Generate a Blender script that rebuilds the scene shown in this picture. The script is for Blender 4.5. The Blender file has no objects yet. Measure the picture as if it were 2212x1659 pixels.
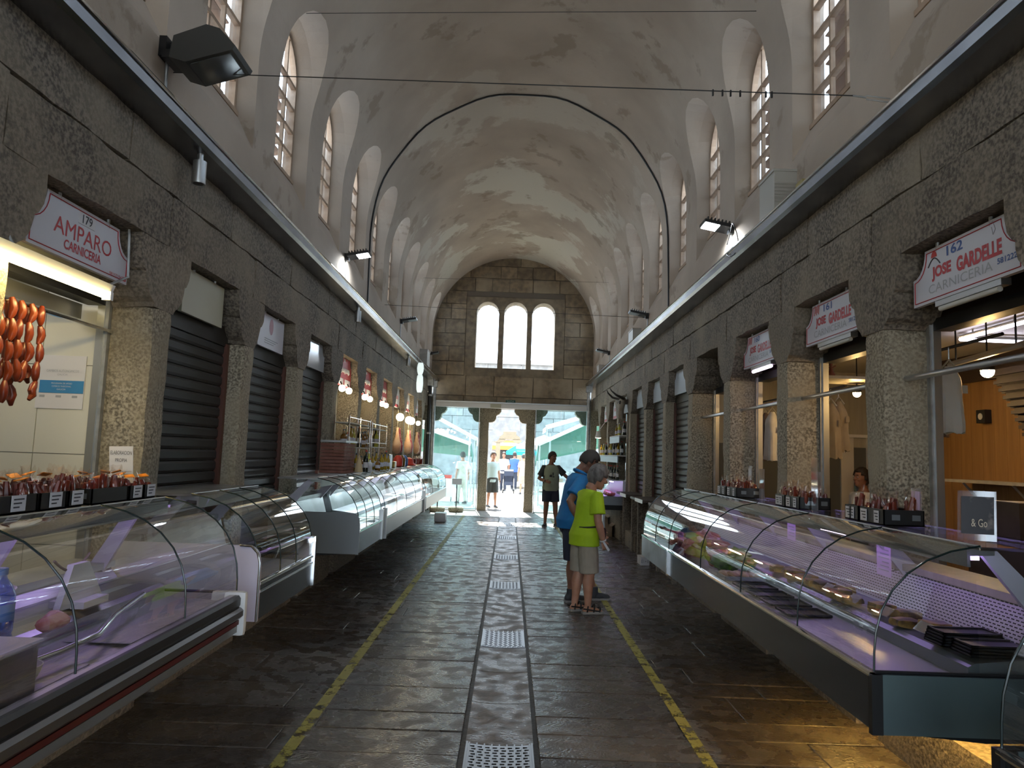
import bpy, bmesh, math, random
from mathutils import Vector, Matrix, noise, Euler
R_ = random.Random(7)
PI = math.pi
SC = bpy.context.scene
COL = SC.collection

# ------------------------------------------------------------------ camera
FPX, IW, IH = 1534.0, 2212, 1659
PITCH, ROLL, CAMZ = math.radians(5.643), math.radians(2.0), 1.7
cam_d = bpy.data.cameras.new('camera'); cam = bpy.data.objects.new('camera', cam_d); COL.objects.link(cam)
cam_d.sensor_fit = 'HORIZONTAL'; cam_d.sensor_width = 36.0; cam_d.lens = 36.0 * FPX / IW
cam_d.clip_start = 0.05; cam_d.clip_end = 400
_F = Vector((0, math.cos(PITCH), math.sin(PITCH))); _U0 = Vector((0, -math.sin(PITCH), math.cos(PITCH)))
_X0 = Vector((1, 0, 0))
_X = _X0 * math.cos(ROLL) + _U0 * math.sin(ROLL); _U = _U0 * math.cos(ROLL) - _X0 * math.sin(ROLL)
cam.matrix_world = Matrix(((_X.x, _U.x, -_F.x, 0), (_X.y, _U.y, -_F.y, 0), (_X.z, _U.z, -_F.z, CAMZ), (0, 0, 0, 1)))
SC.camera = cam

# ------------------------------------------------------------------ sky, sun, exposure
wd = bpy.data.worlds.new('sky'); SC.world = wd; wd.use_nodes = True
_bg = wd.node_tree.nodes['Background']
_bg.inputs[0].default_value = (0.72, 0.86, 1.0, 1); _bg.inputs[1].default_value = 5.2
sun_d = bpy.data.lights.new('sun', 'SUN'); sun = bpy.data.objects.new('sun', sun_d); COL.objects.link(sun)
sun_d.energy = 26.0; sun_d.angle = math.radians(0.6); sun_d.color = (1.0, 0.95, 0.86)
sun.rotation_euler = Vector((0.08, -0.78, -1.0)).to_track_quat('-Z', 'Y').to_euler()
SC.view_settings.view_transform = 'Standard'; SC.view_settings.look = 'None'
SC.view_settings.gamma = 1.0; SC.view_settings.use_curve_mapping = False
SC.view_settings.exposure = 0.42
SC.cycles.adaptive_threshold = 0.02; SC.cycles.max_bounces = 8; SC.cycles.diffuse_bounces = 4; SC.cycles.glossy_bounces = 4
SC.cycles.transparent_max_bounces = 24; SC.cycles.transmission_bounces = 6
SC.cycles.sample_clamp_indirect = 6.0; SC.cycles.caustics_reflective = False; SC.cycles.caustics_refractive = False

# ------------------------------------------------------------------ pixel to place
def ray(px, py):
    return _F + _X * ((px - IW / 2) / FPX) - _U * ((py - IH / 2) / FPX)
def at(px, py, x=None, y=None, z=None):
    d = ray(px, py)
    t = x / d.x if x is not None else (y / d.y if y is not None else (z - CAMZ) / d.z)
    return Vector((0, 0, CAMZ)) + d * t

# ------------------------------------------------------------------ materials
MATS = {}
def nd(nt, t, **k):
    n = nt.nodes.new(t)
    for a, b in k.items(): setattr(n, a, b)
    return n
def M(name, c, r=0.5, m=0.0, c2=None, ns=5.0, lo=0.4, hi=0.6, det=4.0, c3=None, ns3=1.0, lo3=.5, hi3=.6, bump=0, bs=40.0, var=0.0,
      emit=None, es=0.0, r2=None, rs=2.0, spec=0.5, stretch=None, sss=0.0, coat=0.0):
    if name in MATS: return MATS[name]
    mt = bpy.data.materials.new(name); mt.use_nodes = True; nt = mt.node_tree; L = nt.links.new
    b = nt.nodes['Principled BSDF']
    b.inputs['Base Color'].default_value = (*c, 1); b.inputs['Roughness'].default_value = r
    b.inputs['Metallic'].default_value = m; b.inputs['Specular IOR Level'].default_value = spec
    if coat: b.inputs['Coat Weight'].default_value = coat; b.inputs['Coat Roughness'].default_value = .08
    if emit: b.inputs['Emission Color'].default_value = (*emit, 1); b.inputs['Emission Strength'].default_value = es
    if sss: b.inputs['Subsurface Weight'].default_value = sss; b.inputs['Subsurface Radius'].default_value = (.02, .008, .005)
    tc = nd(nt, 'ShaderNodeTexCoord'); src = tc.outputs['Object']
    if stretch:
        mp = nd(nt, 'ShaderNodeMapping'); mp.inputs['Scale'].default_value = stretch; L(src, mp.inputs[0]); src = mp.outputs[0]
    def nz(scale, detail, lo_, hi_):
        n = nd(nt, 'ShaderNodeTexNoise'); n.inputs['Scale'].default_value = scale; n.inputs['Detail'].default_value = detail
        L(src, n.inputs['Vector'])
        q = nd(nt, 'ShaderNodeMapRange'); q.inputs[1].default_value = lo_; q.inputs[2].default_value = hi_
        L(n.outputs[0], q.inputs[0]); return q.outputs[0], n.outputs[0]
    col = None
    if c2:
        f, _ = nz(ns, det, lo, hi)
        mx = nd(nt, 'ShaderNodeMixRGB'); mx.inputs[1].default_value = (*c, 1); mx.inputs[2].default_value = (*c2, 1)
        L(f, mx.inputs[0]); col = mx.outputs[0]
    if c3:
        f, _ = nz(ns3, 5.0, lo3, hi3)
        mx = nd(nt, 'ShaderNodeMixRGB'); mx.inputs[2].default_value = (*c3, 1)
        if col is None: mx.inputs[1].default_value = (*c, 1)
        else: L(col, mx.inputs[1])
        L(f, mx.inputs[0]); col = mx.outputs[0]
    if var:
        oi = nd(nt, 'ShaderNodeObjectInfo'); q = nd(nt, 'ShaderNodeMapRange')
        q.inputs[3].default_value = 1 - var; q.inputs[4].default_value = 1 + var; L(oi.outputs['Random'], q.inputs[0])
        hs = nd(nt, 'ShaderNodeHueSaturation'); L(q.outputs[0], hs.inputs['Value'])
        if col is None: hs.inputs['Color'].default_value = (*c, 1)
        else: L(col, hs.inputs['Color'])
        col = hs.outputs[0]
    if col is not None: L(col, b.inputs['Base Color'])
    if r2 is not None:
        f, _ = nz(rs, 4.0, .42, .6)
        q = nd(nt, 'ShaderNodeMapRange'); q.inputs[3].default_value = r; q.inputs[4].default_value = r2
        L(f, q.inputs[0]); L(q.outputs[0], b.inputs['Roughness'])
    if bump:
        n = nd(nt, 'ShaderNodeTexNoise'); n.inputs['Scale'].default_value = bs; n.inputs['Detail'].default_value = 4.0
        L(src, n.inputs['Vector'])
        bp = nd(nt, 'ShaderNodeBump'); bp.inputs['Strength'].default_value = bump; bp.inputs['Distance'].default_value = .02
        L(n.outputs[0], bp.inputs['Height']); L(bp.outputs[0], b.inputs['Normal'])
    MATS[name] = mt; return mt
def glass(name, tint=(1, 1, 1), refl=0.12, rough=0.02, op=0.0, opc=(.8, .8, .85)):
    """thin sheet: clear transmission with a fresnel mirror coat (and, if op, some milky body)"""
    mt = bpy.data.materials.new(name); mt.use_nodes = True; nt = mt.node_tree; L = nt.links.new
    nt.nodes.remove(nt.nodes['Principled BSDF']); out = nt.nodes['Material Output']
    tr = nd(nt, 'ShaderNodeBsdfTransparent'); tr.inputs[0].default_value = (*tint, 1)
    gl = nd(nt, 'ShaderNodeBsdfGlossy'); gl.inputs['Roughness'].default_value = rough; gl.inputs[0].default_value = (1, 1, 1, 1)
    fr = nd(nt, 'ShaderNodeLayerWeight'); fr.inputs[0].default_value = .35
    q = nd(nt, 'ShaderNodeMapRange'); q.inputs[3].default_value = refl * .5; q.inputs[4].default_value = min(1, refl * 5)
    L(fr.outputs['Facing'], q.inputs[0])
    a = tr.outputs[0]
    if op:
        df = nd(nt, 'ShaderNodeBsdfDiffuse'); df.inputs[0].default_value = (*opc, 1)
        tl = nd(nt, 'ShaderNodeBsdfTranslucent'); tl.inputs[0].default_value = (*opc, 1)
        m0 = nd(nt, 'ShaderNodeMixShader'); m0.inputs[0].default_value = .5; L(df.outputs[0], m0.inputs[1]); L(tl.outputs[0], m0.inputs[2])
        m1 = nd(nt, 'ShaderNodeMixShader'); m1.inputs[0].default_value = op; L(a, m1.inputs[1]); L(m0.outputs[0], m1.inputs[2]); a = m1.outputs[0]
    mx = nd(nt, 'ShaderNodeMixShader'); L(q.outputs[0], mx.inputs[0]); L(a, mx.inputs[1]); L(gl.outputs[0], mx.inputs[2])
    L(mx.outputs[0], out.inputs[0]); MATS[name] = mt; return mt
def worn_paint(name, c, lo=.40, hi=.46):
    mt = M(name, c, .55, c2=tuple(v * .75 for v in c), ns=9, bump=.2, bs=90); nt = mt.node_tree; L = nt.links.new
    b = nt.nodes['Principled BSDF']; tc = nd(nt, 'ShaderNodeTexCoord'); n = nd(nt, 'ShaderNodeTexNoise')
    n.inputs['Scale'].default_value = 9; n.inputs['Detail'].default_value = 8; n.inputs['Roughness'].default_value = .7
    L(tc.outputs['Object'], n.inputs['Vector']); q = nd(nt, 'ShaderNodeMapRange'); q.inputs[1].default_value = lo; q.inputs[2].default_value = hi
    L(n.outputs[0], q.inputs[0]); L(q.outputs[0], b.inputs['Alpha']); return mt

# ------------------------------------------------------------------ mesh helpers
class MB:
    def __init__(s): s.v = []; s.f = []
    def add(s, vs, fs):
        o = len(s.v); s.v += [tuple(p) for p in vs]; s.f += [tuple(i + o for i in q) for q in fs]; return s
    def box(s, x0, x1, y0, y1, z0, z1):
        return s.add([(x, y, z) for x in (x0, x1) for y in (y0, y1) for z in (z0, z1)],
                     [(0, 1, 3, 2), (4, 6, 7, 5), (0, 4, 5, 1), (2, 3, 7, 6), (0, 2, 6, 4), (1, 5, 7, 3)])
    def cbox(s, c, d): return s.box(c[0] - d[0] / 2, c[0] + d[0] / 2, c[1] - d[1] / 2, c[1] + d[1] / 2, c[2] - d[2] / 2, c[2] + d[2] / 2)
    def quad(s, a, b, c, d): return s.add([a, b, c, d], [(0, 1, 2, 3)])
    def prism(s, prof, a0, a1, axis='y'):
        """closed 2D profile extruded along an axis; profile is (x,z) for y, (y,z) for x, (x,y) for z"""
        n = len(prof)
        def p3(p, a): return (p[0], a, p[1]) if axis == 'y' else ((a, p[0], p[1]) if axis == 'x' else (p[0], p[1], a))
        vs = [p3(p, a0) for p in prof] + [p3(p, a1) for p in prof]
        fs = [(i, (i + 1) % n, n + (i + 1) % n, n + i) for i in range(n)] + [tuple(range(n))[::-1], tuple(range(n, 2 * n))]
        return s.add(vs, fs)
    def strip(s, prof, a0, a1, axis='y', thick=0.0):
        """open 2D profile swept along an axis, as a sheet (or a shell of some thickness)"""
        if thick:
            q = []
            for i, p in enumerate(prof):
                a = Vector(prof[max(i - 1, 0)]); b = Vector(prof[min(i + 1, len(prof) - 1)]); t = (b - a).normalized()
                q.append((p[0] - t.y * thick, p[1] + t.x * thick))
            return s.prism(list(prof) + q[::-1], a0, a1, axis)
        n = len(prof)
        def p3(p, a): return (p[0], a, p[1]) if axis == 'y' else ((a, p[0], p[1]) if axis == 'x' else (p[0], p[1], a))
        return s.add([p3(p, a0) for p in prof] + [p3(p, a1) for p in prof], [(i, i + 1, n + i + 1, n + i) for i in range(n - 1)])
    def tube(s, pts, r, n=8, cap=True):
        pts = [Vector(p) for p in pts]; m = len(pts); rs = r if isinstance(r, (list, tuple)) else [r] * m
        up = Vector((0, 0, 1)); t0 = (pts[1] - pts[0]).normalized()
        if abs(t0.dot(up)) > .9: up = Vector((1, 0, 0))
        a = t0.cross(up).normalized(); vs = []
        for i in range(m):
            t = (pts[min(i + 1, m - 1)] - pts[max(i - 1, 0)]).normalized()
            a = (a - t * a.dot(t)).normalized(); b = t.cross(a)
            for k in range(n):
                an = 2 * PI * k / n; vs.append(pts[i] + (a * math.cos(an) + b * math.sin(an)) * rs[i])
        fs = [(i * n + k, i * n + (k + 1) % n, (i + 1) * n + (k + 1) % n, (i + 1) * n + k) for i in range(m - 1) for k in range(n)]
        if cap: fs += [tuple(range(n))[::-1], tuple(range((m - 1) * n, m * n))]
        return s.add(vs, fs)
    def lathe(s, prof, n=16, c=(0, 0, 0)):
        """profile of (radius, z) turned about the vertical through c"""
        vs = [(c[0] + r * math.cos(2 * PI * k / n), c[1] + r * math.sin(2 * PI * k / n), c[2] + z) for r, z in prof for k in range(n)]
        m = len(prof)
        fs = [(i * n + k, i * n + (k + 1) % n, (i + 1) * n + (k + 1) % n, (i + 1) * n + k) for i in range(m - 1) for k in range(n)]
        fs += [tuple(range(n))[::-1], tuple(range((m - 1) * n, m * n))]
        return s.add(vs, fs)
    def ell(s, c, r, n=12, m=8, rot=None):
        vs = []; fs = []
        for i in range(m + 1):
            th = PI * i / m
            for k in range(n):
                ph = 2 * PI * k / n
                p = Vector((r[0] * math.sin(th) * math.cos(ph), r[1] * math.sin(th) * math.sin(ph), r[2] * math.cos(th)))
                if rot: p = rot @ p
                vs.append(Vector(c) + p)
        fs = [(i * n + k, (i + 1) * n + k, (i + 1) * n + (k + 1) % n, i * n + (k + 1) % n) for i in range(m) for k in range(n)]
        return s.add(vs, fs)
    def rings(s, rg, n=20, rot=None):
        """loft of horizontal ellipses (cx, cy, cz, rx, ry)"""
        vs = []
        for cx, cy, cz, a, b in rg:
            for k in range(n):
                an = 2 * PI * k / n; vs.append((cx + a * math.cos(an), cy + b * math.sin(an), cz))
        m = len(rg)
        fs = [(i * n + k, i * n + (k + 1) % n, (i + 1) * n + (k + 1) % n, (i + 1) * n + k) for i in range(m - 1) for k in range(n)]
        fs += [tuple(range(n))[::-1], tuple(range((m - 1) * n, m * n))]
        return s.add(vs, fs)
    def xf(s, mtx, start=0):
        for i in range(start, len(s.v)): s.v[i] = tuple(mtx @ Vector(s.v[i]))
        return s
    def mesh(s, name, smooth=False, clean=True):
        me = bpy.data.meshes.new(name); me.from_pydata(s.v, [], s.f); me.update()
        if clean:
            bm = bmesh.new(); bm.from_mesh(me); bmesh.ops.recalc_face_normals(bm, faces=bm.faces[:]); bm.to_mesh(me); bm.free()
        if smooth:
            me.polygons.foreach_set('use_smooth', [True] * len(me.polygons)); me.set_sharp_from_angle(angle=math.radians(40))
        return me
    def build(s, name, mat, parent=None, smooth=False):
        return obj(name, s.mesh(name, smooth), mat, parent)
def obj(name, me, mat, parent=None):
    o = bpy.data.objects.new(name, me); COL.objects.link(o)
    if mat is not None and not me.materials: me.materials.append(mat)
    if parent is not None:
        o.parent = parent; o.matrix_parent_inverse = Matrix.Translation(-wloc(parent))
    return o
def wloc(o):
    v = Vector(o.location)
    return v
def tag(o, label=None, cat=None, group=None, kind=None):
    if label: o['label'] = label
    if cat: o['category'] = cat
    if group: o['group'] = group
    if kind: o['kind'] = kind
    return o
def thing(name, loc, label, cat, group=None):
    o = bpy.data.objects.new(name, None); COL.objects.link(o); o.location = loc; o.empty_display_size = .1
    return tag(o, label, cat, group)
def struct(o): o['kind'] = 'structure'; return o
def sroot(name, loc=(0, 0, 0)):
    o = bpy.data.objects.new(name, None); COL.objects.link(o); o.location = loc; o['kind'] = 'structure'; return o
KIDS = {}
def dup(root, loc, rz=0.0, label=None, group=None, scale=None, rot=None):
    """copy of a thing with its parts and sub-parts"""
    def cp(o, par):
        c = o.copy(); COL.objects.link(c); c.parent = par
        for ch in KIDS.setdefault(o.name, list(o.children)): cp(ch, c)
        return c
    r = cp(root, None); r.location = loc
    r.rotation_euler = rot if rot else (0, 0, rz)
    if scale: r.scale = scale if hasattr(scale, '__len__') else (scale,) * 3
    if label: r['label'] = label
    if group: r['group'] = group
    return r
def solidify(o, t):
    m = o.modifiers.new('s', 'SOLIDIFY'); m.thickness = t; m.offset = 0
def boolean(me, cutters, name):
    a = bpy.data.objects.new('a', me); COL.objects.link(a); b = bpy.data.objects.new('b', cutters); COL.objects.link(b)
    m = a.modifiers.new('x', 'BOOLEAN'); m.operation = 'DIFFERENCE'; m.solver = 'EXACT'; m.object = b
    dg = bpy.context.evaluated_depsgraph_get(); r = bpy.data.meshes.new_from_object(a.evaluated_get(dg)); r.name = name
    bpy.data.objects.remove(a); bpy.data.objects.remove(b); return r
def remesh(mb, vox, name, smooth_it=4):
    me = mb.mesh('tmp', clean=True)
    a = bpy.data.objects.new('a', me); COL.objects.link(a)
    m = a.modifiers.new('r', 'REMESH'); m.mode = 'VOXEL'; m.voxel_size = vox
    if smooth_it:
        s = a.modifiers.new('s', 'SMOOTH'); s.factor = .5; s.iterations = smooth_it
    dg = bpy.context.evaluated_depsgraph_get(); r = bpy.data.meshes.new_from_object(a.evaluated_get(dg)); r.name = name
    bpy.data.objects.remove(a); bpy.data.meshes.remove(me); r.materials.clear()
    r.polygons.foreach_set('use_smooth', [True] * len(r.polygons)); return r
def stone(x0, x1, y0, y1, z0, z1, step=.08, amp=.012, rad=.025, seed=0, sc=3.0):
    """rough-hewn block: rounded edges, pitted faces"""
    mb = MB(); c = [(x0 + x1) / 2, (y0 + y1) / 2, (z0 + z1) / 2]; h = [(x1 - x0) / 2, (y1 - y0) / 2, (z1 - z0) / 2]
    n = [max(2, round(2 * q / step)) for q in h]
    for ax in range(3):
        b, d = (ax + 1) % 3, (ax + 2) % 3
        for sg in (-1, 1):
            vs = []
            for i in range(n[b] + 1):
                for j in range(n[d] + 1):
                    p = [0, 0, 0]; p[ax] = sg * h[ax]; p[b] = -h[b] + 2 * h[b] * i / n[b]; p[d] = -h[d] + 2 * h[d] * j / n[d]
                    q = Vector([max(-h[k] + rad, min(h[k] - rad, p[k])) for k in range(3)]); e = Vector(p) - q
                    if e.length > 1e-9: e = e.normalized() * rad
                    w = q + e + Vector(c)
                    w += noise.noise_vector((w + Vector((seed * 7.3, seed * 3.1, seed))) * sc) * amp
                    w += noise.noise_vector((w + Vector((seed * 1.3, seed, 0))) * sc * 4) * amp * .35
                    vs.append(w)
            W = n[d] + 1
            fs = [(i * W + j, (i + 1) * W + j, (i + 1) * W + j + 1, i * W + j + 1) for i in range(n[b]) for j in range(n[d])]
            mb.add(vs, fs)
    return mb
def lettering(name, text, w, h, mat, parent, ctr, xd, nr, thick=.0015, shear=0.0, space=1.0, bold=0.0):
    """raised letters fitted into w x h, centred on ctr, reading along xd, facing nr"""
    cu = bpy.data.curves.new('t', 'FONT'); cu.body = text; cu.size = 1; cu.align_x = 'CENTER'; cu.align_y = 'CENTER'
    cu.shear = shear; cu.space_character = space; cu.resolution_u = 3; cu.offset = bold
    t = bpy.data.objects.new('t', cu); me = bpy.data.meshes.new_from_object(t); bpy.data.objects.remove(t); bpy.data.curves.remove(cu)
    xs = [v.co.x for v in me.vertices]; ys = [v.co.y for v in me.vertices]
    if not xs: return None
    cx, cy = (min(xs) + max(xs)) / 2, (min(ys) + max(ys)) / 2
    sx = w / (max(xs) - min(xs)); sy = h / (max(ys) - min(ys))
    xd = Vector(xd); nr = Vector(nr); up = nr.cross(xd)
    for v in me.vertices:
        v.co = Vector(ctr) + xd * ((v.co.x - cx) * sx) + up * ((v.co.y - cy) * sy) + nr * thick
    me.materials.clear()
    return obj(name, me, mat, parent)
def lerp(a, b, t): return a + (b - a) * t
def U(a, b): return R_.uniform(a, b)
# ------------------------------------------------------------------ palette
m_granite = M('granite', (.25, .21, .165), .8, c2=(.085, .071, .056), ns=46, lo=.38, hi=.62, det=7, c3=(.27, .225, .165), ns3=1.6, lo3=.45, hi3=.75, bump=.45, bs=48, var=.10)
m_granite_p = M('granite_pillar', (.43, .375, .28), .8, c2=(.13, .11, .08), ns=55, lo=.38, hi=.62, det=7, c3=(.33, .28, .20), ns3=2.2, lo3=.45, hi3=.7, bump=.45, bs=55, var=.08)
m_ashlar = M('ashlar', (.27, .205, .13), .8, c2=(.15, .115, .08), ns=7, lo=.35, hi=.65, det=7, c3=(.33, .27, .19), ns3=1.1, lo3=.45, hi3=.7, bump=.35, bs=30, var=.22)
m_mortar = M('mortar', (.15, .125, .10), .9, bump=.3, bs=60)
m_slab = M('slab', (.078, .064, .055), .13, c2=(.040, .033, .030), ns=13, lo=.35, hi=.65, det=8, c3=(.10, .08, .062), ns3=1.3, lo3=.45, hi3=.7, bump=.32, bs=55, var=.30, r2=.48, rs=7.0, spec=.6)
m_trough = M('trough_stone', (.13, .10, .08), .22, c2=(.07, .054, .046), ns=10, lo=.35, hi=.65, det=8, bump=.25, bs=55, var=.18, r2=.55, rs=6.0, spec=.6)
m_thresh = M('threshold_stone_lightened', (.26, .245, .225), .35, c2=(.19, .18, .165), ns=9, lo=.35, hi=.65, bump=.2, bs=50, var=.1, r2=.6, rs=6)  # slab colour lightened by the gate to brighten the sunlit floor and its bounce
m_bed = M('floor_bed', (.035, .03, .027), .6, bump=.3, bs=30)
m_plaster = None
m_steel = M('steel', (.55, .56, .58), .28, 1.0, c2=(.42, .43, .45), ns=3, r2=.42)
m_chrome = M('chrome', (.78, .79, .80), .12, 1.0)
m_gutter = M('gutter_steel', (.27, .27, .28), .25, 1.0, c2=(.19, .19, .20), ns=2.2)
m_alu = M('aluminium', (.42, .43, .43), .38, .9)
m_galv = M('zinc', (.45, .46, .46), .45, .7, c2=(.34, .35, .35), ns=12)
m_black = M('black_plastic', (.012, .012, .013), .42)
m_blackm = M('black_metal', (.02, .021, .023), .4, .3)
m_dark = M('dark_panel', (.03, .035, .04), .2, .2, spec=.6)
m_grey = M('grey_panel', (.23, .25, .27), .35, .5)
m_teal = M('teal_end', (.16, .22, .23), .35, .4, c2=(.13, .18, .19), ns=2)
m_white = M('white_enamel', (.72, .72, .72), .35)
m_offw = M('off_white', (.62, .61, .56), .5, c2=(.56, .55, .50), ns=2)
m_tile = M('wall_tile', (.66, .65, .58), .2, spec=.5)
m_grout = M('grout', (.33, .32, .28), .8)
m_lilac = M('lilac_enamel', (.62, .58, .70), .32)
m_deck = M('deck_steel', (.56, .54, .60), .33, .55, c2=(.55, .52, .58), ns=6)
m_rail = M('rubber_rail', (.018, .018, .02), .35)
m_red = M('red_strip', (.075, .005, .008), .5)
m_shutter = M('shutter_slat', (.030, .027, .023), .45, .35, c2=(.035, .032, .03), ns=3)
m_redwood = M('red_frame', (.10, .035, .022), .5)
m_sign = M('sign_white', (.60, .60, .66), .35)
m_signred = M('sign_red', (.45, .02, .03), .4)
m_signblk = M('sign_black', (.02, .02, .03), .5)
m_signblue = M('sign_blue', (.05, .10, .30), .5)
m_signgrey = M('sign_grey', (.36, .37, .40), .5)
m_signcream = M('sign_cream', (.42, .40, .29), .3)
m_woodf = M('window_wood', (.40, .28, .19), .6, c2=(.32, .22, .15), ns=9)
m_slat = M('louvre_wood', (.13, .07, .04), .8)
m_wood = M('wood_wall', (.35, .19, .06), .5, c2=(.27, .14, .042), ns=2.5, lo=.35, hi=.65, stretch=(6, 6, .5), bump=.08, bs=9, var=.10)
m_woodl = M('wood_pale', (.42, .40, .32), .5, c2=(.37, .35, .28), ns=2.5, stretch=(6, 6, .5), var=.05)
m_woodd = M('wood_dark', (.075, .05, .035), .5, c2=(.055, .036, .026), ns=5)
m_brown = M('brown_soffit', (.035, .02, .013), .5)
m_greydk = M('grey_dado', (.10, .105, .095), .6)
m_paint = worn_paint('yellow_paint', (.42, .38, .07), .42, .5)
m_meat = M('meat', (.50, .16, .15), .35, c2=(.66, .40, .34), ns=14, lo=.45, hi=.6, sss=.1)
m_meatd = M('meat_dark', (.30, .05, .07), .35, c2=(.55, .28, .26), ns=11, lo=.5, hi=.65)
m_chick = M('chicken', (.62, .36, .22), .4, c2=(.68, .48, .34), ns=9)
m_saus = M('sausage', (.12, .018, .008), .33, c2=(.18, .034, .010), ns=9, lo=.35, hi=.65)
m_chor = M('chorizo', (.12, .013, .009), .3, c2=(.20, .034, .014), ns=16)
m_orange = M('orange_label', (.80, .27, .02), .5)
m_film = glass('cellophane', (1, .96, .93), .07, .12)
m_pet = glass('pet_blue', (.32, .5, .95), .12, .05, .35, (.10, .22, .75))
m_glass = glass('case_glass', (.93, .96, .95), .13, .015)
m_glassd = glass('dark_case_glass', (.55, .60, .64), .16, .02)
m_pane = glass('pane', (.82, .88, .95), .08, .05, .02, (.4, .4, .4))
m_panec = glass('pane_clear', (.93, .96, 1), .10, .02)
m_doorg = glass('door_glass', (.80, .93, .95), .09, .01, .02, (.5, .7, .75))
m_acryl = glass('acrylic', (.93, .93, .96), .16, .05, .18, (.65, .65, .75))
m_edge = M('glass_edge', (.010, .022, .022), .2)
m_paper = M('paper', (.66, .65, .68), .6)
m_lilp = M('lilac_paper', (.66, .50, .74), .6)
m_ink = M('ink', (.06, .06, .07), .6)
m_green = M('lettuce', (.13, .30, .03), .5, c2=(.07, .17, .03), ns=14)
m_gold = M('gold_pack', (.42, .27, .06), .28, .4, c2=(.10, .06, .03), ns=12, lo=.45, hi=.6)
m_apron = M('white_cloth', (.66, .65, .60), .85, c2=(.56, .55, .50), ns=6)
m_beige = M('beige_cloth', (.36, .29, .185), .85, c2=(.29, .23, .15), ns=6)
m_brownc = M('brown_cloth', (.14, .10, .085), .85)
m_card = M('cardboard', (.36, .26, .17), .8, c2=(.31, .22, .14), ns=4)
m_terra = M('terracotta', (.20, .07, .045), .7, c2=(.26, .11, .08), ns=9)
m_skin = M('skin', (.46, .24, .16), .5, c2=(.40, .20, .13), ns=9, sss=.08)
m_skin2 = M('skin_tan', (.30, .15, .095), .5, c2=(.25, .12, .075), ns=9, sss=.06)
m_hairg = M('hair_grey', (.16, .15, .145), .6, c2=(.075, .068, .065), ns=30, stretch=(1, 1, .3), bump=.5, bs=70)
m_haird = M('hair_dark', (.025, .018, .014), .6, bump=.5, bs=70)
m_lime = M('lime_cloth', (.42, .62, .012), .75, c2=(.36, .55, .01), ns=5, bump=.25, bs=12)
m_bluec = M('blue_cloth', (.015, .20, .48), .75, c2=(.012, .15, .40), ns=5, bump=.25, bs=12)
m_khaki = M('khaki_cloth', (.36, .32, .26), .85, c2=(.30, .27, .22), ns=6, bump=.25, bs=14)
m_navy = M('navy_cloth', (.025, .032, .055), .8, bump=.2, bs=14)
m_mint = M('mint_cloth', (.36, .42, .30), .8, c2=(.31, .37, .26), ns=5, bump=.2, bs=12)
m_char = M('charcoal_cloth', (.04, .048, .05), .8)
m_shoe = M('shoe_dark', (.035, .038, .045), .7)
m_sole = M('sole', (.28, .27, .26), .7)
m_asph = M('street_stone', (.36, .34, .30), .8, c2=(.30, .28, .25), ns=3)
m_awng = M('awning_green', (.003, .10, .07), .7)
m_awnw = M('canopy_white', (.80, .80, .78), .7)
m_awno = M('awning_orange', (.62, .22, .05), .6)
m_fac = M('facade_stone', (.26, .25, .24), .8, c2=(.20, .19, .185), ns=3, var=.1, bump=.2)
m_led = M('led_cool', (.9, .95, 1), .5, emit=(.80, .92, 1.0), es=60)
m_purple = M('led_violet', (.8, .7, 1), .5, emit=(.60, .40, 1.0), es=6)
m_tubey = M('tube_warm', (1, .95, .7), .5, emit=(1.0, .76, .30), es=52)
m_strip = M('led_strip', (1, 1, 1), .5, emit=(.90, .84, 1.0), es=11)
m_warm = M('bulb_warm', (1, .9, .7), .5, emit=(1.0, .62, .24), es=330)
m_bulbw = M('bulb_white', (1, .95, .85), .5, emit=(1.0, .82, .5), es=40)
m_oil = M('oil_bottle', (.36, .22, .01), .15, coat=.5)
m_wine = M('wine_bottle', (.012, .016, .012), .12, coat=.5)
m_amber = M('amber_bottle', (.22, .10, .015), .15, coat=.5)
m_yelb = M('yellow_bottle', (.55, .50, .06), .2, coat=.5)
m_redb = M('red_goods', (.60, .05, .03), .4)
m_blueb = M('blue_goods', (.10, .20, .50), .5)
m_cork = M('cork_wall', (.42, .29, .10), .8, c2=(.33, .22, .07), ns=12)
m_bone = M('bone', (.34, .30, .24), .7, c2=(.24, .2, .15), ns=8)
m_horn = M('horn', (.035, .028, .024), .4)
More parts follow.
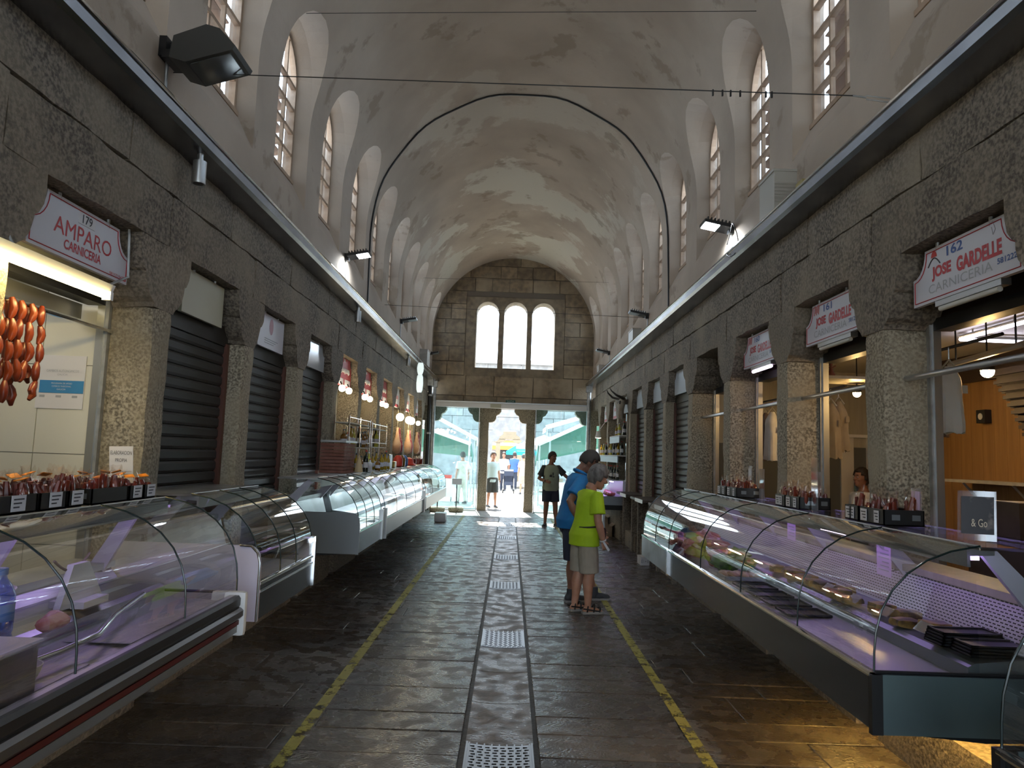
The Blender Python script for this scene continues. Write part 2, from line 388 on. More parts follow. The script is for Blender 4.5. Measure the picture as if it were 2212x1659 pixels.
def plaster():
    mt = M('plaster', (.43, .365, .30), .85, bump=.18, bs=18); nt = mt.node_tree; L = nt.links.new; b = nt.nodes['Principled BSDF']
    tc = nd(nt, 'ShaderNodeTexCoord')
    def nz(sc, det, lo, hi, rough=.5, vec=None):
        n = nd(nt, 'ShaderNodeTexNoise'); n.inputs['Scale'].default_value = sc; n.inputs['Detail'].default_value = det; n.inputs['Roughness'].default_value = rough
        L(vec or tc.outputs['Object'], n.inputs['Vector']); q = nd(nt, 'ShaderNodeMapRange'); q.inputs[1].default_value = lo; q.inputs[2].default_value = hi
        L(n.outputs[0], q.inputs[0]); return q.outputs[0]
    def mix(f, a, c):
        m = nd(nt, 'ShaderNodeMixRGB'); L(f, m.inputs[0])
        if isinstance(a, tuple): m.inputs[1].default_value = (*a, 1)
        else: L(a, m.inputs[1])
        m.inputs[2].default_value = (*c, 1); return m.outputs[0]
    col = mix(nz(.8, 4, .35, .65), (.47, .39, .315), (.37, .30, .24))
    # paint flaked away towards the crown of the vault and the far end, darker damp blotches elsewhere
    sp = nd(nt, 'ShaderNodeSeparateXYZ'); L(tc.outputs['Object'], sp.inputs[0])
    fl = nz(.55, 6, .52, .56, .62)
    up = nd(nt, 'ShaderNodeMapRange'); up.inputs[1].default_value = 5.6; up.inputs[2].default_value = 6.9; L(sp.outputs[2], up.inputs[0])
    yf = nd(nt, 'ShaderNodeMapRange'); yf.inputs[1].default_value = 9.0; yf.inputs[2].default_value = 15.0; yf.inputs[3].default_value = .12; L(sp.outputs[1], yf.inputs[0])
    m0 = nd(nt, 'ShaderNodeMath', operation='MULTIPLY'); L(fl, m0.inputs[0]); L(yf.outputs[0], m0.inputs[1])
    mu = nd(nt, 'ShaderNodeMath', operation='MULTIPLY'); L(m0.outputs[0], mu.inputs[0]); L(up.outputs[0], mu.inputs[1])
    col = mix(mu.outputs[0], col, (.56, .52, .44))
    f2 = nz(1.5, 7, .60, .64, .6); m2 = nd(nt, 'ShaderNodeMath', operation='MULTIPLY'); m2.inputs[1].default_value = .55; L(f2, m2.inputs[0])
    col = mix(m2.outputs[0], col, (.25, .19, .135))
    L(col, b.inputs['Base Color']); return mt
m_plaster = plaster()
# ================================================================== the setting
WX, PZ, BAY = 2.45, 1.65, 1.65          # inner wall plane, bay pitch
PY = {-1: 4.77, 1: 4.65}                # near edge of the first pillar in view, left and right
YEND, YBACK = 21.4, -5.0
def bayc(s, k): return PY[s] + BAY * k - .695          # centre of the bay before pillar k
SIDE = {-1: 'left', 1: 'right'}
# ---- floor
floor = MB().box(-5.6, 5.6, YBACK, 22.2, -.3, -.012).build('floor', m_bed); struct(floor)
y = 2.3
while y < YEND - .1:
    for s in (-1, 1):
        yy = y + (0.12 if s > 0 else 0); d = None
    h = R_.choice((.30, .34, .38, .42, .5)); 
    for s in (-1, 1):
        u = .225; oy = .0
        while u < 2.42:
            w = U(.8, 1.9)
            if 2.42 - (u + w) < .45: w = 2.42 - u
            z = U(-.004, .002); g = .004
            x0, x1 = (u + g, u + w - g); x0, x1 = (x0, x1) if s > 0 else (-x1, -x0)
            mb = MB(); y0, y1 = y + g, min(y + h, YEND) - g
            tz = [z + U(-.002, .002) for _ in range(4)]; e = .004
            vs = [(x0, y0, -.03), (x1, y0, -.03), (x1, y1, -.03), (x0, y1, -.03),
                  (x0, y0, tz[0] - e), (x1, y0, tz[1] - e), (x1, y1, tz[2] - e), (x0, y1, tz[3] - e),
                  (x0 + e, y0 + e, tz[0]), (x1 - e, y0 + e, tz[1]), (x1 - e, y1 - e, tz[2]), (x0 + e, y1 - e, tz[3])]
            mb.add(vs, [(0, 1, 5, 4), (1, 2, 6, 5), (2, 3, 7, 6), (3, 0, 4, 7), (4, 5, 9, 8), (5, 6, 10, 9), (6, 7, 11, 10), (7, 4, 8, 11), (8, 9, 10, 11)])
            mb.build('flagstone', m_slab if y < 19.2 else m_thresh, floor); u += w
    y += h
MB().box(-2.42, 2.42, YBACK, 2.3, -.03, -.001).build('flagstone_bed', m_slab, floor)
# ---- drain down the middle: dished stones with steel grates let in between
GR = [(3.78, 4.37), (6.48, 7.06), (9.2, 9.72), (11.75, 12.25), (14.5, 15.0), (17.2, 17.7)]
def dish(y0, y1, hw=.2, dep=.012, zt=.002):
    prof = [(lerp(-hw, hw, i / 10), zt - dep * (1 - (2 * i / 10 - 1) ** 2)) for i in range(11)]
    return MB().prism(prof + [(hw, -.06), (-hw, -.06)], y0, y1)
ys = 2.3
for g0, g1 in GR + [(YEND, YEND)]:
    n = max(1, round((g0 - ys) / .62))
    for i in range(n):
        a, b = lerp(ys, g0, i / n), lerp(ys, g0, (i + 1) / n)
        dish(a + .005, b - .005).build('trough_stone', m_trough, floor)
    ys = g1
m_grate = M('grate_steel', (.38, .39, .41), .36, 1.0)
GN = ['right between the two long butcher counters', 'abreast of the short dark counter', 'abreast of the person in lime', 'abreast of the grey end panel and plain pillars', 'abreast of the bottle racks', 'near the feet of the person in mint']
GI = 0
for g0, g1 in GR:
    gy = (g0 + g1) / 2
    g = thing('drain_grate', (0, gy, 0), 'dished steel drain grate ' + GN[GI], 'grate', 'grates along the floor channel'); GI += 1
    dish(g0 + .012, g1 - .012, .19, .012, .006).build('plate', m_grate, g)
    for i in range(9):
        x = -.176 + .352 * i / 8; z = .006 - .012 * (1 - (x / .19) ** 2)
        MB().box(x - .004, x + .004, g0 + .012, g1 - .012, z, z + .009).build('bar', m_grate, g)
    sl = MB()
    for i in range(8):
        for j in range(int((g1 - g0) / .036) - 1):
            x = -.154 + .352 * i / 8 + (.004 if j % 2 else -.004); z = .006 - .012 * (1 - (x / .19) ** 2) + .0015; yy = g0 + .04 + .036 * j
            sl.box(x - .013, x + .013, yy - .006, yy + .006, z - .003, z)
    tag(sl.build('slot', M('slot_black', (.004, .004, .005), .8), g), kind='stuff')
    for s in (-1, 1): MB().box(s * .19 - .006, s * .19 + .006, g0, g1, -.03, .012).build('side_rail', m_grate, g)
# ---- painted lines
for s in (-1, 1):
    mb = MB(); n = 60
    for i in range(n):
        a, b = lerp(3.0, 19.6, i / n), lerp(3.0, 19.6, (i + 1) / n)
        mb.box(s * 1.185 - .037, s * 1.185 + .037, a, b, .002, .0045)
    o = mb.build('painted_line', m_paint)
    tag(o, 'worn yellow line painted on the floor on the side of the ' + ('sausage stall' if s < 0 else 'three people'), 'floor line')
# ---- stone colonnades of the stalls
cap_prof = [(-.34, .47), (-.34, .36), (-.325, .29), (-.29, .235), (-.265, .22), (-.255, .17), (-.235, .11), (-.195, .06), (-.15, .03), (-.135, 0)]
def capital(u0, u1, yc, z0, seed, hw=1.0):
    pr = [(yc + a * hw, z0 + b) for a, b in cap_prof]; pr += [(yc - a * hw, z0 + b) for a, b in cap_prof[::-1]]
    mb = MB(); n = len(pr); m = 5; vs = []
    for i in range(m):
        x = lerp(u0, u1, i / (m - 1))
        for p in pr:
            w = Vector((x, p[0], p[1])); w += noise.noise_vector((w + Vector((seed, 0, seed * 2))) * 5) * .016; vs.append(w)
    fs = [(i * n + k, i * n + (k + 1) % n, (i + 1) * n + (k + 1) % n, (i + 1) * n + k) for i in range(m - 1) for k in range(n)]
    fs += [tuple(range(n)), tuple(range((m - 1) * n, m * n))[::-1]]
    return mb.add(vs, fs)
for s in (-1, 1):
    w = sroot('wall_' + SIDE[s])
    def X(a, b): return (a, b) if s > 0 else (-b, -a)
    for k in range(-3, 11):
        y0 = PY[s] + BAY * k; y1 = y0 + .26; sd = k + 20 * s
        if y0 > YEND - .4: continue
        rng = random.Random(sd)
        st = .07 if k < 5 else .14
        stone(*X(WX, 2.80), y0, y1, -.02, 2.62, st, .014, .03, sd, 3.2).build('pillar', m_granite_p, w, True)
        capital(s * WX, s * 2.78, (y0 + y1) / 2, 2.61, sd, rng.uniform(.94, 1.04)).build('capital', m_granite, w, False)
    for k in range(-3, 12):
        a = PY[s] + BAY * (k - 1) + .13; b = min(a + BAY, YEND)
        if a > YEND - .2: continue
        j = a + .55 + .2 * random.Random(k * 3 + s).random(); st = .09 if k < 6 else .16
        for (p, q) in ((a, b),):
            stone(*X(WX - .005, 2.86), p + .002, q - .002, 3.065, 3.44, st, .012, .015, k + 40, 4).build('lintel', m_granite, w, True)
        for (p, q) in ((max(a - .6, YBACK), b - .6),) if b < YEND else ((a - .6, b - .6), (b - .6, YEND)):
            stone(*X(WX - .005, 2.86), p + .002, q - .002, 3.445, 3.80, st, .012, .015, k + 80, 4).build('frieze_stone', m_granite, w, True)
    # low plinth wall the counters lean on
    for k in range(-2, 11):
        a = PY[s] + BAY * (k - 1) + .26; b = min(a + BAY - .26, YEND)
        if s < 0 or k < 5: stone(*X(2.36, 2.72), a, b, -.02, .62 if s < 0 or k > 0 else .3, .12, .01, .02, k + 9, 3).build('plinth_stone', m_granite, w, True)
    # steel eaves gutter with its soffit
    t = sroot('trim_' + ('1' if s < 0 else '2'))
    pr = [(2.45, 3.86), (2.235, 3.90), (2.225, 3.865), (2.235, 3.81), (2.26, 3.785), (2.46, 3.765), (2.46, 3.775), (2.27, 3.795), (2.248, 3.815), (2.24, 3.86), (2.25, 3.885), (2.45, 3.85)]
    MB().prism([(s * a, b) for a, b in pr], YBACK, YEND).build('gutter', m_gutter, t)
    MB().tube([(s * 2.228, YBACK, 3.892), (s * 2.228, YEND, 3.892)], .013, 8).build('gutter_lip', m_chrome, t, True)
# ---- vault with window niches
ZS, RV = 5.25, WX
prof = [(-2.95, 3.80), (-WX, 3.80)] + [(-WX, lerp(3.8, ZS, i / 3)) for i in range(1, 3)]
NA = 72
arc = [(-RV * math.cos(PI * i / NA), ZS + RV * math.sin(PI * i / NA)) for i in range(NA + 1)]
ring = [(-WX, 3.80), (-WX, 4.5)] + arc + [(WX, 4.5), (WX, 3.80)]
mb = MB(); nr = len(ring); outer = [(-2.715, 3.80), (-2.715, 8.3), (2.715, 8.3), (2.715, 3.80)]
pr = ring + outer[::-1]
vmesh = MB().prism(pr, YBACK - .02, YEND).mesh('vault')
NIC = .98
def niche_poly(hw, sill, spring, crown, n=12):
    p = [(-hw, sill), (-hw, spring)] + [(-hw * math.cos(PI * i / n), spring + (crown - spring) * math.sin(PI * i / n)) for i in range(1, n)] + [(hw, spring), (hw, sill)]
    return p
cut = MB()
WIN = []
for s in (-1, 1):
    for k in range(-2, 11):
        yc = bayc(s, k)
        if yc > YEND - .6 or yc < YBACK + 1: continue
        WIN.append((s, k, yc))
        secs = [(1.75, niche_poly(.80, 2.75, 5.62, 6.42)), (2.45, niche_poly(.545, 4.40, 5.78, 6.33)), (2.60, niche_poly(.475, 4.70, 5.80, 6.275)), (3.1, niche_poly(.475, 4.70, 5.80, 6.275))]
        vs = [(s * u, yc + p[0], p[1]) for u, pl in secs for p in pl]; n = len(secs[0][1])
        fs = [(i * n + q, i * n + (q + 1) % n, (i + 1) * n + (q + 1) % n, (i + 1) * n + q) for i in range(3) for q in range(n)] + [tuple(range(n)), tuple(range(3 * n, 4 * n))[::-1]]
        cut.add(vs, fs)
vm = boolean(vmesh, cut.mesh('c'), 'ceiling')
struct(obj('ceiling', vm, m_plaster))
# ---- windows in the niches: timber grid, panes, louvre slats outside
def make_window():
    r = sroot('window_proto')
    hw, z0, zs = .475, 4.70, 5.80; rows, cols = 4, 3; fw = .035
    arcp = [(-hw * math.cos(PI * i / 16), zs + hw * math.sin(PI * i / 16)) for i in range(17)]
    inn = [(-(hw - fw) * math.cos(PI * i / 16), zs + (hw - fw) * math.sin(PI * i / 16)) for i in range(17)]
    out = [(-hw, z0)] + arcp + [(hw, z0)]; ins = [(-(hw - fw), z0 + fw)] + inn + [(hw - fw, z0 + fw)]
    f = MB(); n = len(out)
    for i in range(n):
        j = (i + 1) % n
        a, b, c, d = out[i], out[j], ins[j], ins[i]
        q = [(x, *p) for x in (-.03, .03) for p in (a, b, c, d)]
        f.add(q, [(0, 1, 2, 3), (7, 6, 5, 4), (2, 6, 7, 3), (0, 4, 5, 1)])
    f.build('frame', m_woodf, r)
    MB().box(-.05, .06, -hw, hw, z0 - .03, z0 + .012).build('sill_board', m_woodf, r)
    g = MB(); cw = 2 * (hw - fw) / cols; rh = (zs - z0 - fw) / rows
    for c in range(1, cols):
        x = -(hw - fw) + c * cw; top = zs + math.sqrt((hw - fw) ** 2 - x * x)
        MB().box(-.02, .02, x - .016, x + .016, z0 + fw, top).build('mullion', m_woodf, r)
    for q in range(1, rows + 1):
        z = z0 + fw + q * rh; MB().box(-.024, .024, -(hw - fw), hw - fw, z - .018, z + .018).build('transom', m_woodf, r)
    for c in range(cols):
        xa = -(hw - fw) + c * cw; xb = xa + cw
        for q in range(rows):
            za = z0 + fw + q * rh
            MB().quad((0, xa, za), (0, xb, za), (0, xb, za + rh), (0, xa, za + rh)).build('pane', m_pane, r)
        pts = [(0, xa, zs)] + [(0, xb, zs)] + [(0, lerp(xb, xa, i / 6), zs + math.sqrt(max(0, (hw - fw) ** 2 - lerp(xb, xa, i / 6) ** 2))) for i in range(7)]
        MB().add(pts, [tuple(range(len(pts)))]).build('pane', m_panec, r)
    for i in range(8):
        z = z0 + .03 + i * .135
        MB().add([(-.09, -hw, z + .018), (-.09, hw, z + .018), (-.21, hw, z), (-.21, -hw, z), (-.09, -hw, z + .03), (-.09, hw, z + .03), (-.21, hw, z + .012), (-.21, -hw, z + .012)],
                 [(0, 1, 2, 3), (7, 6, 5, 4), (0, 4, 5, 1), (1, 5, 6, 2), (2, 6, 7, 3), (3, 7, 4, 0)]).build('slat', m_slat, r)
    return r
wp = make_window()
for i, (s, k, yc) in enumerate(WIN):
    o = dup(wp, (s * 2.635, yc, 0), 0 if s < 0 else PI); o.name = 'window_%d' % (i + 1)
for ch in list(wp.children): bpy.data.objects.remove(ch)
bpy.data.objects.remove(wp)
# ---- end wall: ashlar over a gateway
ew = sroot('wall_far', (0, 0, 0))
opn = [(-1.15, -.47), (-.31, .40), (.55, 1.25)]          # the three arched lights
def arch_poly(a, b, z0, zs, n=12):
    c, r = (a + b) / 2, (b - a) / 2
    return [(a, z0)] + [(c - r * math.cos(PI * i / n), zs + r * math.sin(PI * i / n)) for i in range(n + 1)] + [(b, z0)]
cuts = MB()
for a, b in opn: cuts.prism(arch_poly(a, b, 4.28, 5.98), YEND - .5, YEND + 1.5)
sur = MB().prism([(-1.46, 4.02), (-1.46, 6.46), (1.54, 6.46), (1.54, 4.02)], YEND - .008, YEND + .55).mesh('s')
obj('window_surround', boolean(sur, cuts.mesh('c'), 'window_surround'), m_ashlar, ew)
bk = MB().prism([(-2.6, 3.06), (-2.6, 8.2), (2.6, 8.2), (2.6, 3.06)], YEND + .03, YEND + .5).mesh('b')
cuts = MB()
for a, b in opn: cuts.prism(arch_poly(a - .01, b + .01, 4.24, 5.98), YEND - .5, YEND + 1.5)
obj('core', boolean(bk, cuts.mesh('c'), 'core'), m_mortar, ew)
z = 3.07; rr = random.Random(5); row = 0
hs = [.34, .62, .42, .46, .40, .44, .48, .40, .42, .38, .40, .42]
for h in hs:
    z1 = z + h
    spans = [(-2.55, 2.55)]
    if z1 > 4.05 and z < 6.44: spans = [(-2.55, -1.465), (1.545, 2.55)]
    for a, b in spans:
        x = a
        while x < b - .02:
            wd_ = rr.uniform(.45, .95)
            if row < 2: wd_ = rr.uniform(.8, 1.2)
            if b - (x + wd_) < .3: wd_ = b - x
            if math.hypot(max(abs(x), 0) if x * (x + wd_) > 0 else 0, max(0, z - ZS)) < 2.9:
                e = rr.uniform(0, .012)
                st_ = stone(x + .006, x + wd_ - .006, YEND - e, YEND + .3, z + .006, z1 - .006, .16, .008, .012, rr.randint(0, 99), 4)
                st_.build('ashlar_block', m_ashlar, ew, True)
            x += wd_
    z = z1; row += 1
    if z > 7.9: break
# gateway posts and capitals
for xa, xb in ((-.935, -.655), (.465, .745)):
    stone(xa, xb, YEND, YEND + .30, -.02, 2.64, .09, .012, .03, int(xa * 10)).build('gate_post', m_granite_p, ew, True)
def gate_capital(xc, hw0, hw1):
    prf = [(.50, .45), (.50, .34), (.465, .30), (.445, .26), (.37, .22), (.355, .19), (.35, .12), (.31, .05), (.25, .01), (.15, 0)]
    p = [(xc - min(a, hw0), 2.635 + b) for a, b in prf] + [(xc + min(a, hw1), 2.635 + b) for a, b in prf[::-1]]
    return MB().prism(p, YEND - .01, YEND + .34)
gate_capital(-.795, 9, 9).build('gate_capital', m_granite_p, ew); gate_capital(.605, 9, 9).build('gate_capital', m_granite_p, ew)
for s, xc in ((-1, -2.45), (1, 2.45)):
    gate_capital(xc, 9, 9).build('gate_capital', m_granite_p, ew)
    stone(xc - .15 + .0, xc + .15, YEND, YEND + .3, -.02, 2.64, .1, .012, .03, 7).build('gate_post', m_granite_p, ew, True)
# white sliding-door rail, glass leaves, exit sign
d1 = sroot('door_1')
MB().box(-2.27, 2.29, 21.12, 21.3, 3.045, 3.19).build('door_rail', m_white, d1)
MB().box(-2.27, 2.29, 21.10, 21.32, 3.19, 3.225).build('rail_cap', m_alu, d1)
for a, b in ((-2.25, -1.6), (-1.6, -.94), (.75, 1.5), (1.5, 2.27)):
    MB().box(a + .004, b - .004, 21.19, 21.20, .03, 3.05).build('glass_leaf', m_doorg, d1)
for a in (-.94, .75): MB().box(a - .012, a + .012, 21.18, 21.21, .02, 3.05).build('leaf_edge', m_alu, d1)
MB().box(-2.27, -.94, 21.16, 21.23, 0, .035).build('floor_track', m_alu, d1); MB().box(.75, 2.29, 21.16, 21.23, 0, .035).build('floor_track', m_alu, d1)
MB().box(-.62, -.30, 21.09, 21.12, 3.06, 3.17).build('door_sensor', m_signcream, d1)
ex = thing('exit_sign', (.0, 21.3, 3.22), 'small dark green exit sign above the white door rail', 'sign')
MB().box(-.17, .12, 21.29, 21.33, 3.225, 3.315).build('board', M('exit_green', (.02, .09, .07), .5), ex)
lettering('lettering', 'SAIDA', .22, .06, M('exit_ink', (.35, .45, .40), .5), ex, (-.025, 21.29, 3.27), (1, 0, 0), (0, -1, 0))
# ---- wall behind the camera, with its own gateway and lights
bw = sroot('wall_back')
cuts = MB()
for a, b in opn: cuts.prism(arch_poly(a, b, 4.28, 5.98), YBACK - 1, YBACK + 1)
cuts.box(-1.6, 1.6, YBACK - 1, YBACK + 1, -.5, 3.05)
me = MB().box(-2.6, 2.6, YBACK - .35, YBACK, -.1, 8.2).mesh('b')
obj('masonry', boolean(me, cuts.mesh('c'), 'masonry'), m_ashlar, bw)
# ---- stall rooms behind the colonnades
for s in (-1, 1):
    w = sroot('wall_' + SIDE[s] + '_stalls'); BU = 5.1 if s > 0 else 4.4
    def X(a, b): return (a, b) if s > 0 else (-b, -a)
    MB().box(*X(BU, BU + .2), YBACK, 22.0, -.1, 3.4).build('back_wall', m_offw, w)
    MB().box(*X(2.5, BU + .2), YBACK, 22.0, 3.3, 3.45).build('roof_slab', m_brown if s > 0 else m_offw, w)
    for k in range(-3, 11):
        y0 = PY[s] + BAY * k
        if s > 0 and k in (0, 1, 2): continue
        if s < 0 and k in (5, 8): continue
        MB().box(*X(2.78, BU), y0 + .04, y0 + .18, -.1, 3.32).build('partition', m_offw, w)
    MB().box(*X(2.8, BU + .2), 21.5, 21.7, -.1, 3.4).build('partition', m_offw, w)
# ================================================================== refrigerated display counters
CURVE = [(1.505, .875), (1.507, .95), (1.515, 1.03), (1.54, 1.12), (1.585, 1.20), (1.65, 1.27), (1.73, 1.325), (1.83, 1.365), (1.95, 1.39)]
def mk(s): return (lambda a: a) if s > 0 else (lambda a: -a)
def perforated(name, c):
    mt = M(name, c, .4, .4); nt = mt.node_tree; L = nt.links.new; b = nt.nodes['Principled BSDF']
    tc = nd(nt, 'ShaderNodeTexCoord'); sp = nd(nt, 'ShaderNodeSeparateXYZ'); L(tc.outputs['Object'], sp.inputs[0]); mp = nd(nt, 'ShaderNodeCombineXYZ'); L(sp.outputs[1], mp.inputs[0]); L(sp.outputs[2], mp.inputs[1])
    br = nd(nt, 'ShaderNodeTexBrick'); br.inputs['Color1'].default_value = (*[v * .06 for v in c], 1); br.inputs['Color2'].default_value = (*[v * .06 for v in c], 1)
    br.inputs['Mortar'].default_value = (*c, 1); br.inputs['Scale'].default_value = 17; br.inputs['Mortar Size'].default_value = .085
    L(mp.outputs[0], br.inputs[0]); L(br.outputs[0], b.inputs['Base Color']); return mt
m_perf = perforated('perforated_panel', (.55, .52, .62))
def case(s, y0, y1, label, style, seams, near_end=True, far_end=True, lamp=None, gz=.875):
    f = mk(s); c = thing('display_counter', (f(2.0), (y0 + y1) / 2, 0), label, 'display counter')
    cv = [p for p in CURVE if p[1] >= gz]
    if cv[0][1] > gz + .01: cv = [(1.505 if gz < 1.03 else 1.515, gz)] + cv
    bz = 1.0 if style == 'bumper' else 1.14
    front = {'bumper': m_steel, 'black': m_dark, 'grey': m_dark, 'right': m_dark, 'plain': m_grey}[style]
    MB().prism([(f(a), b) for a, b in [(1.5, .645), (1.5, gz - .01), (1.535, gz - .01), (1.535, .79), (2.42, .79), (2.42, .625), (1.95, .61)]], y0, y1).build('body', front, c)
    MB().prism([(f(a), b) for a, b in [(1.54, .79), (1.54, .83), (1.93, .845), (1.93, .79)]], y0 + .02, y1 - .02).build('display_bed', m_deck if lamp is not m_led else m_grey, c)
    MB().prism([(f(a), b) for a, b in [(1.90, .79), (1.90, .90), (1.93, .915), (2.18, .94), (2.18, .79)]], y0 + .02, y1 - .02).build('raised_shelf', m_steel if style != 'right' else m_grey, c)
    MB().prism([(f(a), b) for a, b in [(2.16, .93), (2.22, bz), (2.24, bz), (2.18, .93)]], y0 + .02, y1 - .02).build('back_grille', m_perf if s > 0 and style == 'right' else m_steel, c)
    MB().prism([(f(a), b) for a, b in [(2.20, bz - .005), (2.20, bz + .03), (2.44, bz + .03), (2.44, bz - .005)]], y0, y1).build('worktop', m_woodl if style == 'right' else m_steel, c)
    MB().prism([(f(a), b) for a, b in [(2.24, .79), (2.24, bz - .005), (2.42, bz - .005), (2.42, .79)]], y0, y1).build('back_body', m_grey, c)
    # top shelf and the lamp housing under its front edge
    MB().prism([(f(a), b) for a, b in [(1.95, 1.372), (1.95, 1.386), (2.36, 1.386), (2.36, 1.372)]], y0, y1).build('top_shelf', m_glassd if s > 0 else m_steel, c)
    MB().prism([(f(a), b) for a, b in [(1.915, 1.30), (1.915, 1.371), (2.03, 1.371), (2.03, 1.35), (1.928, 1.345), (1.928, 1.30)]], y0 + .03, y1 - .03).build('lamp_housing', m_alu, c)
    if lamp is not None: MB().box(*sorted((f(1.95), f(1.985))), y0 + .06, y1 - .06, 1.325, 1.342).build('lamp_tube', lamp, c)
    n = max(1, int((y1 - y0) / .85))
    for i in range(n + 1):
        y = lerp(y0 + .10, y1 - .10, i / n)
        MB().add([(f(a), y + t, b) for t in (-.012, .012) for a, b in ((2.215, bz - .04), (2.275, bz + .03), (2.07, 1.372), (2.01, 1.372), (2.01, 1.35))],
                 [(0, 1, 2, 3, 4), (9, 8, 7, 6, 5)] + [(j, (j + 1) % 5, 5 + (j + 1) % 5, 5 + j) for j in range(5)]).build('brace', m_lilac, c)
    ys = [y0] + list(seams) + [y1]
    gm = m_glass if style in ('bumper', 'right') else m_glass
    for a, b in zip(ys[:-1], ys[1:]):
        MB().strip([(f(p), q) for p, q in cv], a + .003, b - .003).build('front_glass', gm, c, True)
    for y in ys:
        MB().tube([(f(p), y, q) for p, q in cv], .0042, 6).build('glass_edge', m_edge, c, True)
    MB().tube([(f(1.95), y0, 1.387), (f(1.95), y1, 1.387)], .006, 6).build('top_edge', m_alu, c, True)
    hi = gz
    for y, on, o in ((y0, near_end, 1), (y1, far_end, -1)):
        if not on: continue
        poly = cv + [(2.3, 1.372), (2.3, hi)]
        MB().add([(f(p), y + o * .002, q) for p, q in poly], [tuple(range(len(poly)))]).build('end_glass', m_glass, c)
        MB().tube([(f(1.51), y, hi), (f(2.3), y, hi)], .008, 6).build('end_seal', m_rail, c, True)
    if style == 'bumper':
        y0b, y1b = y0, y1 - .02
        MB().prism([(f(a), b) for a, b in [(1.50, .80), (1.475, .80), (1.468, .815), (1.468, .85), (1.48, .865), (1.50, .865)]], y0b, y1b).build('bumper_rail', m_rail, c)
        MB().prism([(f(a), b) for a, b in [(1.50, .735), (1.465, .74), (1.45, .755), (1.45, .785), (1.465, .80), (1.50, .80)]], y0b, y1b).build('bumper_band', M('bumper_steel', (.22, .22, .23), .32, .9), c)
        MB().box(*sorted((f(1.470), f(1.50))), y0b, y1b, .708, .732).build('red_strip', m_red, c)
        MB().prism([(f(a), b) for a, b in [(1.50, .655), (1.478, .665), (1.478, .70), (1.50, .70)]], y0b, y1b).build('lower_band', m_grey, c)
        e = stone(min(f(1.44), f(1.64)), max(f(1.44), f(1.64)), y1 - .03, y1 + .02, .64, .885, .03, 0, .02, 1)
        e.build('end_cap', m_white, c, True)
    elif style == 'black':
        for z in (.815, .862): MB().tube([(f(1.497), y0, z), (f(1.497), y1, z)], .012, 8).build('chrome_strip', m_chrome, c, True)
    else:
        MB().tube([(f(1.497), y0, gz - .012), (f(1.497), y1, gz - .012)], .013, 8).build('chrome_strip', m_chrome, c, True)
    return c
def end_plate(c, s, y, t, top, mat, name='end_panel', u1=2.42):
    f = mk(s); pr = [(1.49, .64), (1.49, top - .12), (1.50, top - .05), (1.53, top - .01), (1.56, top), (u1, top), (u1, .64)]
    return MB().prism([(f(a), b) for a, b in pr], y, y + t).build(name, mat, c)

LA = case(-1, 1.0, 4.09, 'long butcher counter with curved glass, black bumper and red stripe, packs of sausage on top', 'bumper', [1.75, 2.6, 3.45], lamp=m_purple)
LB = case(-1, 4.43, 5.60, 'short dark curved-glass counter with lilac end panel and chrome strips', 'black', [4.85, 5.2], lamp=None)
end_plate(LB, -1, 4.41, .02, 1.09, m_lilac)
MB().tube([(-1.493, 4.405, .64), (-1.493, 4.405, .99), (-1.51, 4.405, 1.05), (-1.55, 4.405, 1.088), (-1.62, 4.405, 1.092)], .007, 6).build('end_trim', m_chrome, LB, True)
e = stone(-1.62, -1.47, 5.59, 5.63, .635, 1.02, .03, 0, .018, 1); e.build('end_cap', m_chrome, LB, True)
LC = case(-1, 7.32, 8.60, 'empty curved-glass counter with plain grey end panel before the crate of tiles', 'grey', [7.72, 8.16], lamp=None)
end_plate(LC, -1, 7.30, .02, 1.05, m_grey)
MB().box(-1.53, -1.48, 8.59, 8.64, .64, .99).build('end_post', m_alu, LC)
LD = case(-1, 8.86, 12.75, 'long curved-glass counter crowded with bottles and jars on top', 'plain', [9.8, 10.7, 11.7], lamp=m_led)
MB().box(-1.53, -1.48, 8.83, 8.88, .62, .99).build('end_post', m_alu, LD); MB().box(-1.53, -1.47, 12.74, 12.8, .62, 1.0).build('end_post', m_white, LD)
LE = case(-1, 13.1, 17.2, 'bright white-fronted glass counter next to the rope post', 'plain', [14.3, 15.6], lamp=m_led)
MB().box(-1.499, -1.489, 13.1, 17.2, .645, .86).build('front_panel', m_white, LE)
RA = case(1, 2.97, 7.95, 'long curved-glass meat counter in front of the wooden shop with sausage packs on top', 'right', [3.74, 4.64, 5.6, 6.69, 7.3], lamp=m_purple)
MB().prism([(a, b) for a, b in [(1.492, .635), (1.492, .868), (2.42, .868), (2.42, .635)]], 2.955, 2.975).build('end_panel', m_teal, RA)
MB().box(1.486, 1.53, 2.95, 2.98, .635, .868).build('end_post', m_black, RA)
MB().box(1.482, 1.505, 6.67, 6.71, .64, .87).build('joint_post', m_chrome, RA)
MB().box(1.490, 1.499, 6.71, 7.95, .65, .855).build('front_panel', m_steel, RA)
RZ = case(1, .4, 2.22, 'glass counter with dark end post standing beside the teal end panel', 'right', [1.3], lamp=None)
MB().box(1.486, 1.54, 2.20, 2.24, .635, .872).build('end_post', m_black, RZ)
MB().prism([(1.54, .635), (1.54, .868), (2.42, .868), (2.42, .635)], 2.215, 2.225).build('end_panel', m_teal, RZ)
